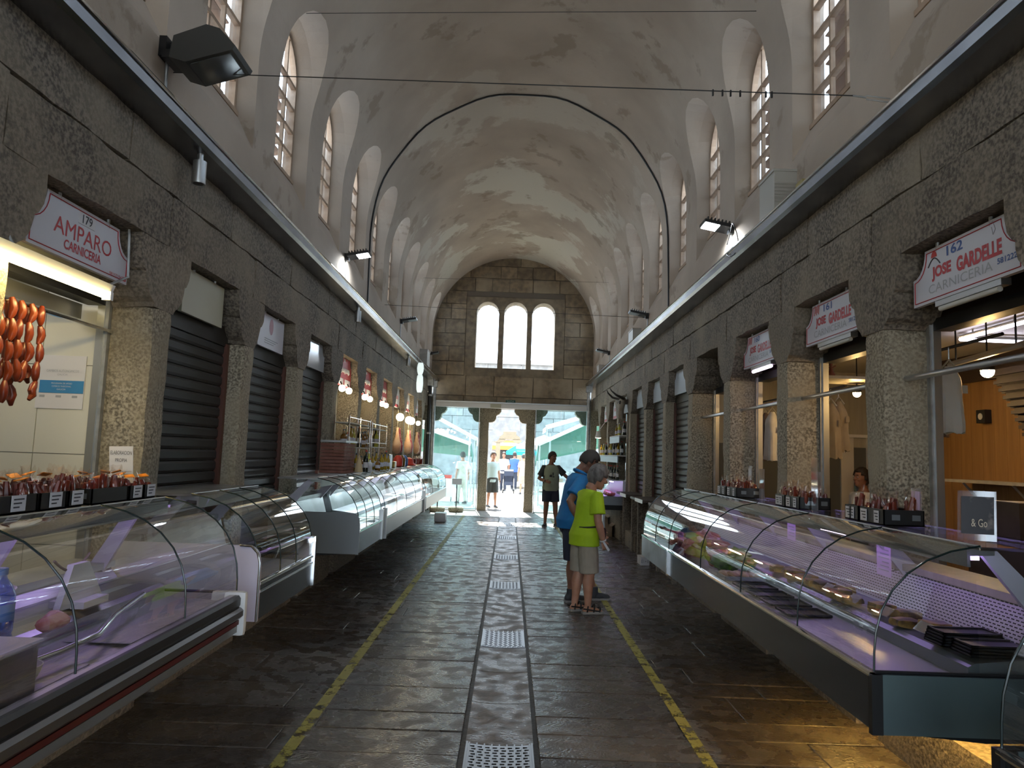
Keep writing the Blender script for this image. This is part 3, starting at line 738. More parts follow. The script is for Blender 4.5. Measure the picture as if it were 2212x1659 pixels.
# ------------------------------------------------------------------ wares on and in the counters
def blob(c, r, seed, amp=.3, n=14, m=9, sc=18):
    mb = MB().ell(c, r, n, m); cc = Vector(c)
    for i, v in enumerate(mb.v):
        d = Vector(v) - cc; k = 1 + amp * noise.noise((d + Vector((seed * 3.7, seed, 0))) * sc); mb.v[i] = tuple(cc + d * k)
    return mb
# sausage packs: four links in a cellophane bag with a tag
def make_pack(i, tagc):
    p = thing('sausage_pack', (0, 0, 0), 'cellophane pack of dark red sausages', 'sausage pack'); rr = random.Random(i)
    lk = MB()
    for j in range(5):
        x, y = -.024 + .012 * j + rr.uniform(-.004, .004), rr.uniform(-.014, .014); h = rr.uniform(.085, .125)
        lk.tube([(x, y, .010), (x + rr.uniform(-.01, .01), y, h * .5), (x + rr.uniform(-.02, .02), y + rr.uniform(-.012, .012), h)], [.013, .017, .010], 7)
    tag(lk.build('sausage_links', m_chor, p, True), kind='stuff')
    fm = MB(); n = 14; vs = []
    for q, (z, r) in enumerate(((.002, .036), (.05, .043), (.095, .040), (.118, .024), (.145, .036))):
        for k in range(n):
            a = 2 * PI * k / n; w = 1 + .25 * noise.noise(Vector((k * 1.7, q * 2.1 + i, i * 5)))
            vs.append((r * w * math.cos(a), r * .75 * w * math.sin(a), z + (rr.uniform(-.015, .02) if q == 4 else 0)))
    fm.add(vs, [(q * n + k, q * n + (k + 1) % n, (q + 1) * n + (k + 1) % n, (q + 1) * n + k) for q in range(4) for k in range(n)])
    fm.build('cellophane_bag', m_film, p, True)
    if tagc: MB().add([(-.022, -.022, .118), (.024, -.018, .122), (.022, .022, .136), (-.024, .018, .130), (-.022, -.022, .121), (.024, -.018, .125), (.022, .022, .139), (-.024, .018, .133)], [(0, 1, 2, 3), (7, 6, 5, 4), (0, 4, 5, 1), (1, 5, 6, 2), (2, 6, 7, 3), (3, 7, 4, 0)]).build('tag', tagc, p)
    return p
packs = [make_pack(i, m_orange if i < 3 else None) for i in range(5)]
used = set()
def put_pack(which, loc, label, group, sc=1.0):
    p = packs[which]
    if which in used: return dup(p, loc, U(0, 6.28), label, group, sc)
    used.add(which); p.location = loc; p.rotation_euler = (0, 0, U(0, 6.28)); p.scale = sc if hasattr(sc, '__len__') else (sc,) * 3; p['label'] = label; p['group'] = group; return p
for pk in packs: KIDS[pk.name] = list(pk.children)
def crate(x0, x1, y0, y1, z, h, label, tags, s, mat=None):
    c = thing('crate', ((x0 + x1) / 2, (y0 + y1) / 2, z), label, 'crate'); t = .006; mat = mat or m_black
    MB().box(x0, x1, y0, y1, z, z + .006).build('base', mat, c)
    for a in ((x0, x0 + t, y0, y1), (x1 - t, x1, y0, y1)): MB().box(*a, z, z + h).build('side', mat, c)
    for a in ((x0, x1, y0, y0 + t), (x0, x1, y1 - t, y1)): MB().box(*a, z, z + h).build('side', mat, c)
    for (ty, tw) in tags:                               # price cards clipped on the customer's side
        xf = x0 - .004 if s > 0 else x1 + .004
        k = MB().box(xf - .001, xf + .001, ty - tw / 2, ty + tw / 2, z + .01, z + .075).build('price_card', m_paper, c)
        for q in range(3):
            xx = xf + (-.0015 if s > 0 else .0015)
            MB().box(xx - .0005, xx + .0005, ty - tw * .36, ty + tw * (.36 - .15 * q), z + .056 - q * .016, z + .062 - q * .016).build('print', m_ink, k)
    for yy in (y0,):
        for q in range(2): 
            MB().box(lerp(x0, x1, .2 + .5 * q), lerp(x0, x1, .4 + .5 * q), yy - .002, yy + .001, z + h * .35, z + h * .7).build('handle_slot', m_grey, c)
    return c
ZT = 1.388
LC_ = [(2.80, 3.06, 'wide black crate of sausage packs next to the two raised packs', 9, .27), (3.08, 3.26, 'black crate with one white price card beside the wide crate', 6, .2),
       (3.28, 3.38, 'narrow black crate with a price card facing the aisle', 3, .2), (3.46, 3.78, 'low black crate of packs in front of the printed price notice', 10, .26),
       (3.80, 3.93, 'small black crate with a bluish price card next to the notice', 3, .22), (3.95, 4.07, 'last small black crate on the edge of the butcher counter', 3, .22)]
LS = iter(('wide black crate', 'black crate with one white card', 'narrow black crate', 'low crate before the notice', 'small crate next to the notice', 'small crate on the counter edge'))
for y0, y1, lab, n, dp in LC_:
    short = next(LS)
    x1 = -2.0; x0 = x1 - dp
    crate(x0, x1, y0, y1, ZT, .075, lab, [((y0 + y1) / 2 + .01, .085)] if y1 - y0 < .3 and 'low' not in lab else [], -1)
    nx, ny = max(1, int((x1 - x0 - .02) / .076)), max(1, int((y1 - y0 - .015) / .082))
    for i in range(nx * ny):
        put_pack(i % 3 if U(0, 1) < .8 else 3, (lerp(x0 + .045, x1 - .045, (i % nx) / max(1, nx - 1)), lerp(y0 + .046, y1 - .046, (i // nx) / max(1, ny - 1)) if ny > 1 else (y0 + y1) / 2, ZT + .007), 'cellophane sausage pack in the ' + short, 'packs in the crates by the sausage stall', (1, 1, U(.9, 1.15)))
for i in range(2): put_pack(i, (-2.31, 2.93 + .14 * i, ZT + .0), 'tall cellophane sausage pack standing behind the wide black crate', 'packs in the crates by the sausage stall', 1.5)
RCR = [(3.86, 4.12, 'black crate of upright red sausages before the pillar next to the picture stand', 9, 3, [.0]), (4.14, 4.30, 'narrow black crate of sausages with two white cards', 5, 3, [.0]),
       (4.98, 5.22, 'black crate of sausages beside the tall acrylic holder', 7, 4, [.0]), (5.24, 5.42, 'small black crate of meat packs with a white card', 4, 4, [0.]),
       (6.35, 6.62, 'black crate of pale wrapped packs on the far stretch of the counter', 6, 3, [0.]), (6.66, 6.92, 'black crate of dark packs at the end of the row', 6, 4, [0.])]
LS = iter(('crate by the picture stand', 'narrow crate with two white cards', 'crate beside the tall holder', 'small crate with a white card', 'crate of pale packs', 'crate of dark packs'))
for y0, y1, lab, n, wh, tg in RCR:
    short = next(LS)
    x0, x1 = 2.02, 2.24
    crate(x0, x1, y0, y1, ZT, .085, lab, [(y1 - .05, .07), (y0 + .07, .05)] , 1)
    nx, ny = 2, max(1, int((y1 - y0 - .015) / .082))
    for i in range(nx * ny):
        put_pack(wh, (lerp(x0 + .05, x1 - .05, i % nx), lerp(y0 + .046, y1 - .046, (i // nx) / max(1, ny - 1)) if ny > 1 else (y0 + y1) / 2, ZT + .007), 'upright sausage pack in the ' + short, 'packs in the crates by the wooden shop', (1.05, 1, U(.95, 1.3)))
def holder(x, y, w, h, lab, fill=None, lean=0.0):
    c = thing('acrylic_holder', (x, y, ZT), lab, 'display stand')
    MB().box(x - .002, x + .002, y - w / 2, y + w / 2, ZT, ZT + h).build('sheet', m_acryl, c)
    MB().box(x - .035, x + .02, y - w / 2, y + w / 2, ZT - .001, ZT + .005).build('foot', m_acryl, c)
    if fill: MB().box(x - .006, x - .004, y - w * .40, y + w * .40, ZT + h * .08, ZT + h * .92).build('print', fill, c)
    return c
holder(2.29, 4.02, .10, .20, 'small lilac card stand behind the upright red sausages', m_lilp)
holder(2.10, 4.91, .10, .36, 'tall clear acrylic holder rising beside the crates', None)
holder(2.29, 5.30, .11, .26, 'clear acrylic card stand behind the small crate')
holder(2.2, 6.22, .12, .26, 'pale acrylic card stand at the far crates')
holder(2.29, 6.78, .10, .28, 'narrow white card stand behind the dark packs', m_paper)
# framed picture print on the near end of the top shelf
m_print = M('photo_print', (.03, .026, .03), .5, c2=(.20, .16, .14), ns=16, lo=.5, hi=.7, det=3)
ps = thing('picture_stand', (2.12, 3.20, ZT), 'acrylic stand with a dark photo print on the near glass shelf', 'picture stand')
def slant(a, b, zz0, zz1, d): # sheet facing the camera and the aisle
    return MB().add([(a[0], a[1], zz0), (b[0], b[1], zz0), (b[0] + d, b[1] + d, zz1), (a[0] + d, a[1] + d, zz1)], [(0, 1, 2, 3)])
slant((2.02, 3.23), (2.17, 3.19), ZT, ZT + .22, .015).build('sheet', m_acryl, ps)
slant((2.032, 3.222), (2.158, 3.188), ZT + .03, ZT + .195, .013).build('photo_print', m_print, ps)
lettering('lettering', '& Go', .06, .035, M('print_gold', (.5, .40, .28), .4), ps, (2.10, 3.20, ZT + .08), Vector((.2, -.1, 0)).normalized(), Vector((-.1, -.2, 0)).normalized(), .004)
# printed price notice on the left counter
nt_ = thing('price_notice', (-2.25, 3.72, ZT), 'white printed notice card standing behind the sausage crates', 'notice')
def lcard(name, px0, px1, py0, py1, y, mat, parent, off=0.0):
    a, b, c_, d = at(px0, py1, y=y), at(px1, py1, y=y), at(px1, py0, y=y), at(px0, py0, y=y)
    return MB().add([p + Vector((0, off, 0)) for p in (a, b, c_, d)] + [p + Vector((0, .004, 0)) for p in (a, b, c_, d)], [(0, 1, 2, 3), (7, 6, 5, 4), (0, 4, 5, 1), (1, 5, 6, 2), (2, 6, 7, 3), (3, 7, 4, 0)]).build(name, mat, parent)
lcard('card', 236, 287, 964, 1068, 4.2, m_paper, nt_)
nt_.location = at(262, 1068, y=4.2)
for ch in nt_.children: ch.matrix_parent_inverse = Matrix.Translation(-Vector(nt_.location))
for tx, w, py, h in (('ELABORACION', .125, 978, .022), ('PROPIA', .07, 994, .020), ('productos artesanos', .12, 1018, .008), ('sin conservantes', .08, 1024, .006)):
    lettering('lettering', tx, w, h, m_ink, nt_, at(262, py, y=4.199), (1, 0, 0), (0, -1, 0))
# ---- inside the left counter
bt = thing('water_bottle', (-1.80, 2.62, .92), 'big blue ribbed plastic water bottle inside the glass counter', 'bottle')
_p = at(22, 1330, y=2.62); bx, by = -1.84, 2.66
bt.location = (bx, by, .925)
MB().lathe([(.042, 0), (.05, .01), (.05, .05), (.046, .06), (.05, .07), (.05, .12), (.045, .135), (.05, .15), (.05, .2), (.035, .235), (.018, .26), (.017, .275)], 18, (bx, by, .925)).build('body', m_pet, bt, True)
MB().lathe([(.02, .272), (.02, .295), (.016, .297)], 14, (bx, by, .925)).build('cap', m_blueb, bt, True)
MB().lathe([(.0505, .11), (.0505, .17)], 18, (bx, by, .925)).build('label_band', m_blueb, bt, True)
mt1 = blob((-1.83, 2.98, .955), (.055, .05, .04), 3, .5); o = mt1.build('meat_piece', m_meat, None, True)
tag(o, 'lump of pink raw meat alone on the steel shelf of the left counter', 'meat')
ch = thing('poultry_tray', (-2.0, 2.72, .97), 'white oval dish of raw poultry pieces under the crates', 'tray')
cx, cy, cz = -2.06, 2.83, 1.03
MB().rings([(cx, cy, cz, .07, .13), (cx, cy, cz + .01, .09, .16), (cx, cy, cz + .06, .11, .19), (cx, cy, cz + .062, .105, .185), (cx, cy, cz + .02, .085, .155)], 24).build('dish', m_white, ch, True)
ch.location = (cx, cy, cz)
for q in ch.children: q.matrix_parent_inverse = Matrix.Translation(-Vector(ch.location))
for i in range(5): blob((cx + U(-.05, .05), cy + U(-.11, .11), cz + .05), (.045, .055, .03), i, .35).build('poultry_piece', m_chick, ch, True)
MB().box(-2.15, -1.98, 2.7, 2.96, .938, 1.03).build('dish_stand', m_steel, ch)
bx_ = thing('steel_box', (-1.62, 2.35, .845), 'brushed steel box with a folded rim in the near corner of the left counter', 'box')
MB().box(-1.86, -1.555, 2.05, 2.46, .845, 1.02).build('shell', m_steel, bx_); MB().box(-1.87, -1.545, 2.04, 2.47, 1.02, 1.03).build('rim', m_lilac, bx_)
rl = MB().tube([(-1.69, 2.4, .905), (-1.655, 2.75, .905), (-1.66, 3.0, .905), (-1.76, 3.3, .91), (-1.86, 3.75, .915)], .014, 10)
tag(rl.build('steel_rod', m_chrome, None, True), 'bent steel guard rod lying along the bed of the left counter', 'rod')
sl = thing('meat_slicer', (-2.05, 3.4, .94), 'white meat slicer plate and cord behind the curved glass', 'slicer')
MB().prism([(3.22, .94), (3.30, 1.13), (3.42, 1.13), (3.56, .94)], -1.99, -1.96, 'x').build('plate', m_white, sl)
MB().box(-2.06, -1.9, 3.3, 3.5, .935, .965).build('base', m_white, sl)
MB().tube([(-1.99, 3.2 + .27 * i / 10, 1.16 - .06 * math.sin(PI * i / 10)) for i in range(11)], .006, 8).build('cord', m_brownc, sl, True)
for i, (y, w) in enumerate(((2.3, .5), (3.1, .5))):
    o = MB().box(-1.86, -1.57, y, y + w, .846, .850).build('blood_drip_tray', m_deck, None)
    tag(o, 'flat steel drip tray on the bed, ' + ('beside the steel box' if i == 0 else 'below the slicer'), 'tray')
bw_ = MB().lathe([(.05, 0), (.075, .05), (.082, .075), (.078, .075), (.05, .01)], 20, (-1.665, 2.52, .846)).build('plastic_bowl', m_white, None, True)
tag(bw_, 'small white plastic bowl pushed against the steel box', 'bowl')
# ---- inside the right counter
RB = .847
def lump(name, mat, px, py, r, lab, cat, grp=None, x=1.72, z=None, seed=0):
    p = at(px, py, x=x) if z is None else at(px, py, z=z)
    o = blob((p.x, p.y, p.z), r, seed, .45).build(name, mat, None, True); return tag(o, lab, cat, grp)
for i, (y, u, dz, r) in enumerate(((6.95, 1.68, .075, (.08, .15, .055)), (6.55, 1.72, .09, (.10, .14, .07)), (6.2, 1.80, .14, (.11, .12, .06)), (6.75, 1.88, .15, (.10, .13, .06)), (6.3, 1.64, .06, (.08, .13, .06)), (5.95, 1.72, .07, (.09, .12, .06)), (7.35, 1.72, .07, (.09, .18, .06)), (7.7, 1.70, .06, (.08, .12, .05)))):
    tag(blob((u, y, RB + dz), r, i, .5).build('meat_cut', m_meat if i % 2 else m_meatd, None, True), 'raw marbled meat cut heaped at the far end of the right counter', 'meat', 'meat cuts in the right counter')
for i, (y, u, dz, r) in enumerate(((5.62, 1.70, .08, (.10, .12, .06)), (5.45, 1.80, .10, (.08, .10, .05)), (5.75, 1.85, .12, (.08, .10, .05)))):
    tag(blob((u, y, RB + dz), r, i + 9, .7, sc=26).build('lettuce_head', m_green, None, True), 'curly green lettuce between the meats in the right counter', 'lettuce', 'lettuce in the right counter')
def tray(x0, x1, y0, y1, z, mat, lab, cat='tray', grp=None, h=.03):
    t = MB(); w = .01
    t.box(x0, x1, y0, y1, z, z + .004)
    for a in ((x0, x0 + w, y0, y1), (x1 - w, x1, y0, y1), (x0, x1, y0, y0 + w), (x0, x1, y1 - w, y1)): t.box(*a, z, z + h)
    o = t.build('tray', mat, None); return tag(o, lab, cat, grp)
ct = tray(1.58, 1.88, 5.22, 5.42, RB, m_steel, 'steel tray of orange poultry fillets beside the lettuce')
for i in range(6): tag(blob((1.62 + .045 * i, 5.32 + U(-.05, .05), RB + .03), (.04, .07, .025), i, .3).build('poultry_fillet', m_chick, None, True), 'orange poultry fillet on the steel tray beside the lettuce', 'meat', 'fillets on the steel tray')
for j in range(4):
    y = 4.1 + j * .27
    tray(1.60, 1.85, y, y + .2, RB, m_dark, 'shallow dark tray on the violet bed of the right counter', 'tray', 'dark trays on the violet bed', .012)
for i in range(14):
    y = 3.45 + i * .135; u = 2.0 + U(-.05, .06)
    if 3.95 < y < 4.05: continue
    o = stone(u - .06, u + .06, y - .05, y + .05, .925, .925 + U(.035, .06), .03, .008, .012, i, 20).build('wrapped_pack', m_gold, None, True)
    tag(o, 'small wrapped pack with gold foil on the raised shelf', 'food pack', 'foil packs on the raised shelf')
for i in range(6):
    y = 3.4 + i * .33; o = MB().add([(1.935, y - .05, .945), (1.935, y + .05, .945), (1.975, y + .05, .985), (1.975, y - .05, .985)], [(0, 1, 2, 3)]).build('price_card', m_acryl, None); solidify(o, .003)
    tag(o, 'clear price card leaning on the foil packs', 'price card', 'price cards on the raised shelf')
for j, (y, n, u) in enumerate(((3.06, 5, 1.98), (2.995, 4, 2.0))):
    for i in range(n):
        x0 = 1.90 + .02 * j; yy = 3.16 if j == 0 else 3.0
        tray(x0 + .004 * i, x0 + .27, yy + .003 * i, yy + .14, .935 + i * .012, m_black, 'black meat tray in the ' + ('taller stack against the grille' if j == 0 else 'lower stack at the teal end'), 'tray', 'stacked black trays ' + ('against the grille' if j == 0 else 'at the teal end'), .011)
for k, (y, z) in enumerate(((4.02, 1.10), (5.32, 1.14))):
    c = thing('price_list', (2.10, y, z), 'lilac price list on the back of the counter ' + ('above the foil packs' if k == 0 else 'above the lettuce'), 'price list')
    MB().box(2.10, 2.103, y - .075, y + .075, z - .0, z + .21).build('sheet', m_lilp, c)
    lettering('lettering', 'PRECIOS', .09, .018, m_ink, c, (2.10, y, z + .185), (0, -1, 0), (-1, 0, 0))
    for q in range(6): MB().box(2.0985, 2.0995, y - .055, y + .055 - .02 * (q % 3), z + .03 + q * .022, z + .036 + q * .022).build('print', m_signgrey, c)
    MB().tube([(2.101, y, z + .02), (2.2, y, 1.14)], .004, 6).build('clip', m_alu, c)
# ================================================================== stall signs
def frame_of(s): return (Vector((0, 1, 0)), Vector((1, 0, 0))) if s < 0 else (Vector((0, -1, 0)), Vector((-1, 0, 0)))
SU = 2.54
def plate(s, yc, zc, w, h, mat, par, notch=.0, t=.03, u=SU, name='board', inset=0.0, off=0.0):
    xd, nr = frame_of(s); W, H = w / 2 - inset, h / 2 - inset; n = notch
    if n:
        q = 6; arc_ = [(W - n * (1 - math.cos(a)) - 0, H - 0 - (n * 1.25) * (1 - math.sin(a))) for a in [0]]
        r = [(-W, -H), (W, -H), (W, H - n * 1.2)]
        r += [(W - n * math.sin(PI / 2 * i / q), H - n * 1.2 * math.cos(PI / 2 * i / q)) for i in range(1, q)]
        # concave: centre of the bite is the outer corner
        r = [(-W, -H), (W, -H)] + [(W - n * math.sin(PI / 2 * i / q), H - n * 1.2 * math.cos(PI / 2 * i / q)) for i in range(q + 1)]
        r += [(-W + n * math.cos(PI / 2 * i / q), H - n * 1.2 * math.sin(PI / 2 * i / q)) for i in range(q + 1)]
    else: r = [(-W, -H), (W, -H), (W, H), (-W, H)]
    o = Vector((s * u, yc, zc)); m = len(r)
    vs = [o + xd * a + Vector((0, 0, b)) + nr * (off) for a, b in r] + [o + xd * a + Vector((0, 0, b)) - nr * (t - off) for a, b in r]
    mb = MB().add(vs, [tuple(range(m)), tuple(range(m, 2 * m))[::-1]] + [(i, (i + 1) % m, m + (i + 1) % m, m + i) for i in range(m)])
    if name is None: return mb, r, o
    return mb.build(name, mat, par)
def border(s, yc, zc, w, h, notch, mat, par, ins=.02, wd=.006):
    xd, nr = frame_of(s); mb, r, o = plate(s, yc, zc, w, h, None, None, notch, name=None, inset=ins)
    pts = [o + xd * a + Vector((0, 0, b)) + nr * .002 for a, b in r]; pts.append(pts[0]); b = MB()
    for p, q in zip(pts[:-1], pts[1:]): b.tube([p, q], wd / 2, 4)
    return b.build('border', mat, par)
def rods(par, s, yc, z0, dy, z1=3.08):
    for d in (-dy, dy): MB().tube([(s * (SU + .01), yc + d, z0 - .02), (s * (SU + .01), yc + d, z1)], .011, 8).build('hanger_rod', m_galv, par, True)
def sg(s, k, lab): return thing('stall_sign', (s * SU, bayc(s, k), 2.7), lab, 'sign'), bayc(s, k)
def txt(par, s, yc, z, dy, t, w, h, mat, **kw):
    xd, nr = frame_of(s); return lettering('lettering', t, w, h, mat, par, Vector((s * SU, yc, z)) + xd * dy, xd, nr, kw.pop('th', .002), **kw)
# AMPARO, 179
t, yc = sg(-1, 0, 'white notched sign reading AMPARO CARNICERIA, number 179, hung on two rods')
ZC = 2.875; HH = .33
plate(-1, yc, ZC, .97, HH, m_sign, t, .13); border(-1, yc, ZC, .97, HH, .13, m_signred, t); rods(t, -1, yc, 3.03, .24)
txt(t, -1, yc, ZC + .005, -.0, 'AMPARO', .56, .095, m_signred); txt(t, -1, yc, ZC - .085, .0, 'CARNICERIA', .36, .055, m_signred, bold=.02)
txt(t, -1, yc, ZC - .135, .36, '981571967', .16, .024, m_signred)
pl = plate(-1, yc + .01, ZC + .105, .16, .07, m_paper, t, 0, .006, off=.003, name='number_plate'); txt(pl, -1, yc, ZC + .105, .01, '179', .095, .052, m_signblk, bold=.01, th=.005)
# GARDELLE signs
m_logor = M('logo_red', (.50, .04, .03), .5)
for k, num, lab in ((0, '162', 'white notched sign JOSE GARDELLE CARNICERIA, number 162, with a red cap drawing'), (1, '161', 'white notched sign JOSE GARDELLE CARNICERIA, number 161, with a pale red figure'), (2, '160', 'white notched sign JOSE GARDELLE, number 160, over a lit violet tube')):
    t, yc = sg(1, k, lab)
    plate(1, yc, ZC, .97, HH, m_sign, t, .13); border(1, yc, ZC, .97, HH, .13, m_signred, t); rods(t, 1, yc, 3.03, .24)
    txt(t, 1, yc, ZC + .108, -.06, num, .15, .06, m_signblue, bold=.02)
    txt(t, 1, yc, ZC + .002, -.19, 'JOSE', .19, .09, m_signred, bold=.045); txt(t, 1, yc, ZC + .002, .145, 'GARDELLE', .38, .09, m_signred, bold=.045)
    txt(t, 1, yc, ZC - .085, -.03, 'CARNICERIA', .58, .055, m_signgrey); txt(t, 1, yc, ZC - .075, .37, '581222', .15, .032, m_signblue, bold=.02)
    lg = MB(); xd, nr = frame_of(1); o = Vector((SU, yc, ZC + .105)) + xd * -.26
    if k == 0:
        for i in range(7): a = PI * i / 6; 
        cap = [o + xd * (.03 * math.cos(a)) + Vector((0, 0, .03 * math.sin(a) * 1.3)) + nr * .002 for a in [PI * i / 8 for i in range(9)]]
        lg.add(cap, [tuple(range(9))])
        lg.build('cap_mark', m_logor, t)
        MB().tube([o + xd * (-.06 + .12 * i / 8) + Vector((0, 0, -.05 + .045 * math.sin(PI * i / 8))) + nr * .002 for i in range(9)], .004, 5).build('stroke_mark', m_ink, t)
        p0 = o + xd * .53 + Vector((0, 0, .02))
        for (a, b, c_, d) in ((-.03, .02, .0, .03), (.0, .03, .02, -.02), (.02, -.02, .0, -.045), (.0, -.045, -.01, -.0)): MB().tube([p0 + xd * a + Vector((0, 0, b)) + nr * .002, p0 + xd * c_ + Vector((0, 0, d)) + nr * .002], .0016, 4).build('stroke_mark', m_signgrey, t)
    else:
        for i in range(5): lg.tube([o + xd * (-.05 + .02 * i) + Vector((0, 0, -.03 + .015 * (i % 2))) + nr * .002, o + xd * (-.03 + .018 * i) + Vector((0, 0, .05 - .012 * (i % 3))) + nr * .002], .005, 5)
        lg.build('figure_mark', M('logo_pale', (.5, .2, .2), .5), t)
    lf = thing('tube_lamp', (2.56, yc, 2.66), ('unlit slim tube lamp under the sign with the red cap', 'unlit slim tube lamp under the sign with the pale red figure', 'violet glowing tube lamp under the smallest-looking butcher sign')[k], 'lamp')
    MB().box(2.545, 2.60, yc - .31, yc + .27, 2.675, 2.715).build('housing', m_alu, lf)
    MB().tube([(2.56, yc - .28, 2.66), (2.56, yc + .24, 2.66)], .016, 10).build('tube', M('tube_violet', (1, .9, 1), .5, emit=(.85, .6, 1), es=9) if k == 2 else m_offw, lf, True)
    for d in (-.2, .2): MB().box(2.57, 2.58, yc + d - .01, yc + d + .01, 2.71, 2.75).build('clip', m_alu, lf)
# blank and faded signs on the closed stalls
t, yc = sg(-1, 1, 'plain cream sheet sign, faded blank, over the first closed shutter'); plate(-1, yc, ZC, .76, .35, m_signcream, t); rods(t, -1, yc, 3.04, .2)
t, yc = sg(-1, 2, 'white sheet sign with a pink oval and small grey print'); plate(-1, yc, ZC, .78, .35, m_sign, t); rods(t, -1, yc, 3.04, .2)
MB().add([(-SU + .002, yc - .02 + .06 * math.cos(a), ZC + .06 + .085 * math.sin(a)) for a in [2 * PI * i / 20 for i in range(20)]], [tuple(range(20))]).build('oval_mark', M('pink_mark', (.52, .30, .36), .5), t)
for q in range(3): MB().box(-SU + .001, -SU + .003, yc - .2, yc + .2 - .06 * q, ZC - .08 - .022 * q, ZC - .074 - .022 * q).build('print', m_signgrey, t)
m_gloss = M('sign_gloss', (.60, .63, .66), .12, .3)
t, yc = sg(-1, 3, 'glossy blank white notched sign over the narrow dark doorway'); plate(-1, yc, ZC, .96, .35, m_gloss, t, .12); rods(t, -1, yc, 3.04, .2)
m_pinkr = M('sign_crimson', (.50, .04, .06), .35)
for k in (4, 5, 6):
    t, yc = sg(-1, k, 'crimson sign with white script and two white panels, ' + {4: 'next to the glossy white sign', 5: 'between two like it', 6: 'next to a red-banded one'}[k])
    plate(-1, yc, ZC - .03, .92, .42, m_pinkr, t, .10); rods(t, -1, yc, 3.04, .2)
    MB().tube([(-SU + .003, yc - .27 + .06 * math.cos(a), ZC + .045 + .075 * math.sin(a)) for a in [.3 + 5.2 * i / 14 for i in range(15)]], .014, 6).build('script_mark', m_white, t)
    for q in range(7):
        yy = yc - .20 + .075 * q; MB().tube([(-SU + .003, yy, ZC - .035 - (.0 if q % 3 else .02)), (-SU + .003, yy + .02, ZC + .02), (-SU + .003, yy + .055, ZC - .035)], .012, 6).build('script_mark', m_white, t)
    for a, b in ((-.40, -.05), (.05, .40)): MB().box(-SU, -SU + .003, yc + a, yc + b, ZC - .225, ZC - .135).build('white_panel', m_sign, t)
    MB().box(-SU, -SU + .003, yc - .05, yc + .02, ZC + .12, ZC + .165).build('number_mark', m_white, t)
for s, ks in ((-1, (7, 8, 9)), (1, (8, 9))):
    for k in ks:
        t, yc = sg(s, k, 'white sign with red lettering and red base band ' + ({7: 'beside the crimson ones', 8: 'second from the crimson ones', 9: 'nearest the street gate'}[k] if s < 0 else {8: 'next to the horned skull', 9: 'beside the downpipe'}[k]))
        plate(s, yc, ZC - .02, .92, .42, M('sign_bright', (.66, .70, .74), .4), t, .09); xd, nr = frame_of(s); rods(t, s, yc, 3.04, .2)
        x0, x1 = sorted((s * SU, s * SU + nr.x * .003)); MB().box(x0, x1, yc - .40, yc + .40, ZC - .225, ZC - .16).build('red_band', m_pinkr, t)
        for q in range(5): MB().box(x0, x1, yc - .26 + .11 * q, yc - .18 + .11 * q, ZC - .05, ZC + .03).build('red_mark', M('red_faded', (.55, .25, .28), .5), t)
for k in (4, 5, 6, 7):
    t, yc = sg(1, k, 'plain pale blue-grey board ' + {4: 'in the slot next to the open unsigned bay', 5: 'in the second slot past the unsigned bay', 6: 'in the slot by the lit meat case', 7: 'beside the horned skull'}[k])
    plate(1, yc, ZC, .94, .36, M('board_pale', (.42, .48, .54), .35), t, .10); rods(t, 1, yc, 3.04, .2)
# ================================================================== closed fronts
def shutter(s, k, lab, dark=False):
    y0 = PY[s] + BAY * (k - 1) + .27; y1 = PY[s] + BAY * k - .01; f = mk(s)
    t = thing('roller_shutter', (f(2.66), (y0 + y1) / 2, .62), lab, 'shutter'); n = 21
    u0 = 2.62
    me = None
    for i in range(n):
        z = .62 + i * .094
        if me is None:
            pr = [(f(u0), 0), (f(u0 - .012), .02), (f(u0 - .012), .07), (f(u0), .088), (f(u0 + .015), .088), (f(u0 + .015), 0)]
            mb = MB().prism(pr, y0, y1); me = mb.mesh('slat')
        o = obj('slat', me, m_shutter, t); o.location = (0, 0, z)
    MB().box(*sorted((f(2.6), f(2.75))), y0, y1, 2.58, 2.75).build('shutter_box', m_shutter, t)
    MB().box(*sorted((f(2.58), f(2.64))), y1 - .05, y1, .62, 2.6).build('guide', m_redwood, t); MB().box(*sorted((f(2.58), f(2.64))), y0, y0 + .04, .62, 2.6).build('guide', m_redwood, t)
    return t
shutter(-1, 1, 'dark ribbed roller shutter under the plain cream sign'); shutter(-1, 2, 'dark roller shutter under the pink oval sign'); shutter(-1, 3, 'dark roller shutter under the glossy blank sign')
for k, nm in ((4, 'first past the open shop bays'), (5, 'between two pillars behind a brown shelf'), (6, 'behind the second brown shelf')):
    shutter(1, k, 'dark lowered roller shutter ' + nm)
# brown shelves with white fronts between the right-hand pillars
for k, lab in ((4, 'dark brown shelf with a white front edge next to the long meat counter'), (5, 'dark brown shelf with a white front edge halfway to the meat case'), (6, 'dark brown shelf with a white front edge against the lit meat case')):
    yc = bayc(1, k); t = thing('shelf', (2.4, yc, 0), lab, 'shelf')
    MB().box(2.18, 2.58, yc - .58, yc + .6, .99, 1.03).build('board', m_woodd, t); MB().box(2.172, 2.18, yc - .58, yc + .1, .975, 1.035).build('front_edge', m_white, t)
    for d in (-.52, .5): MB().box(2.3, 2.58, yc + d - .04, yc + d + .04, 0, .99).build('support', m_granite, t)
    if k > 4: stone(2.34, 2.58, yc - .69, yc + .69, -.02, .3, .12, .01, .02, k).build('plinth', m_granite, t, True)
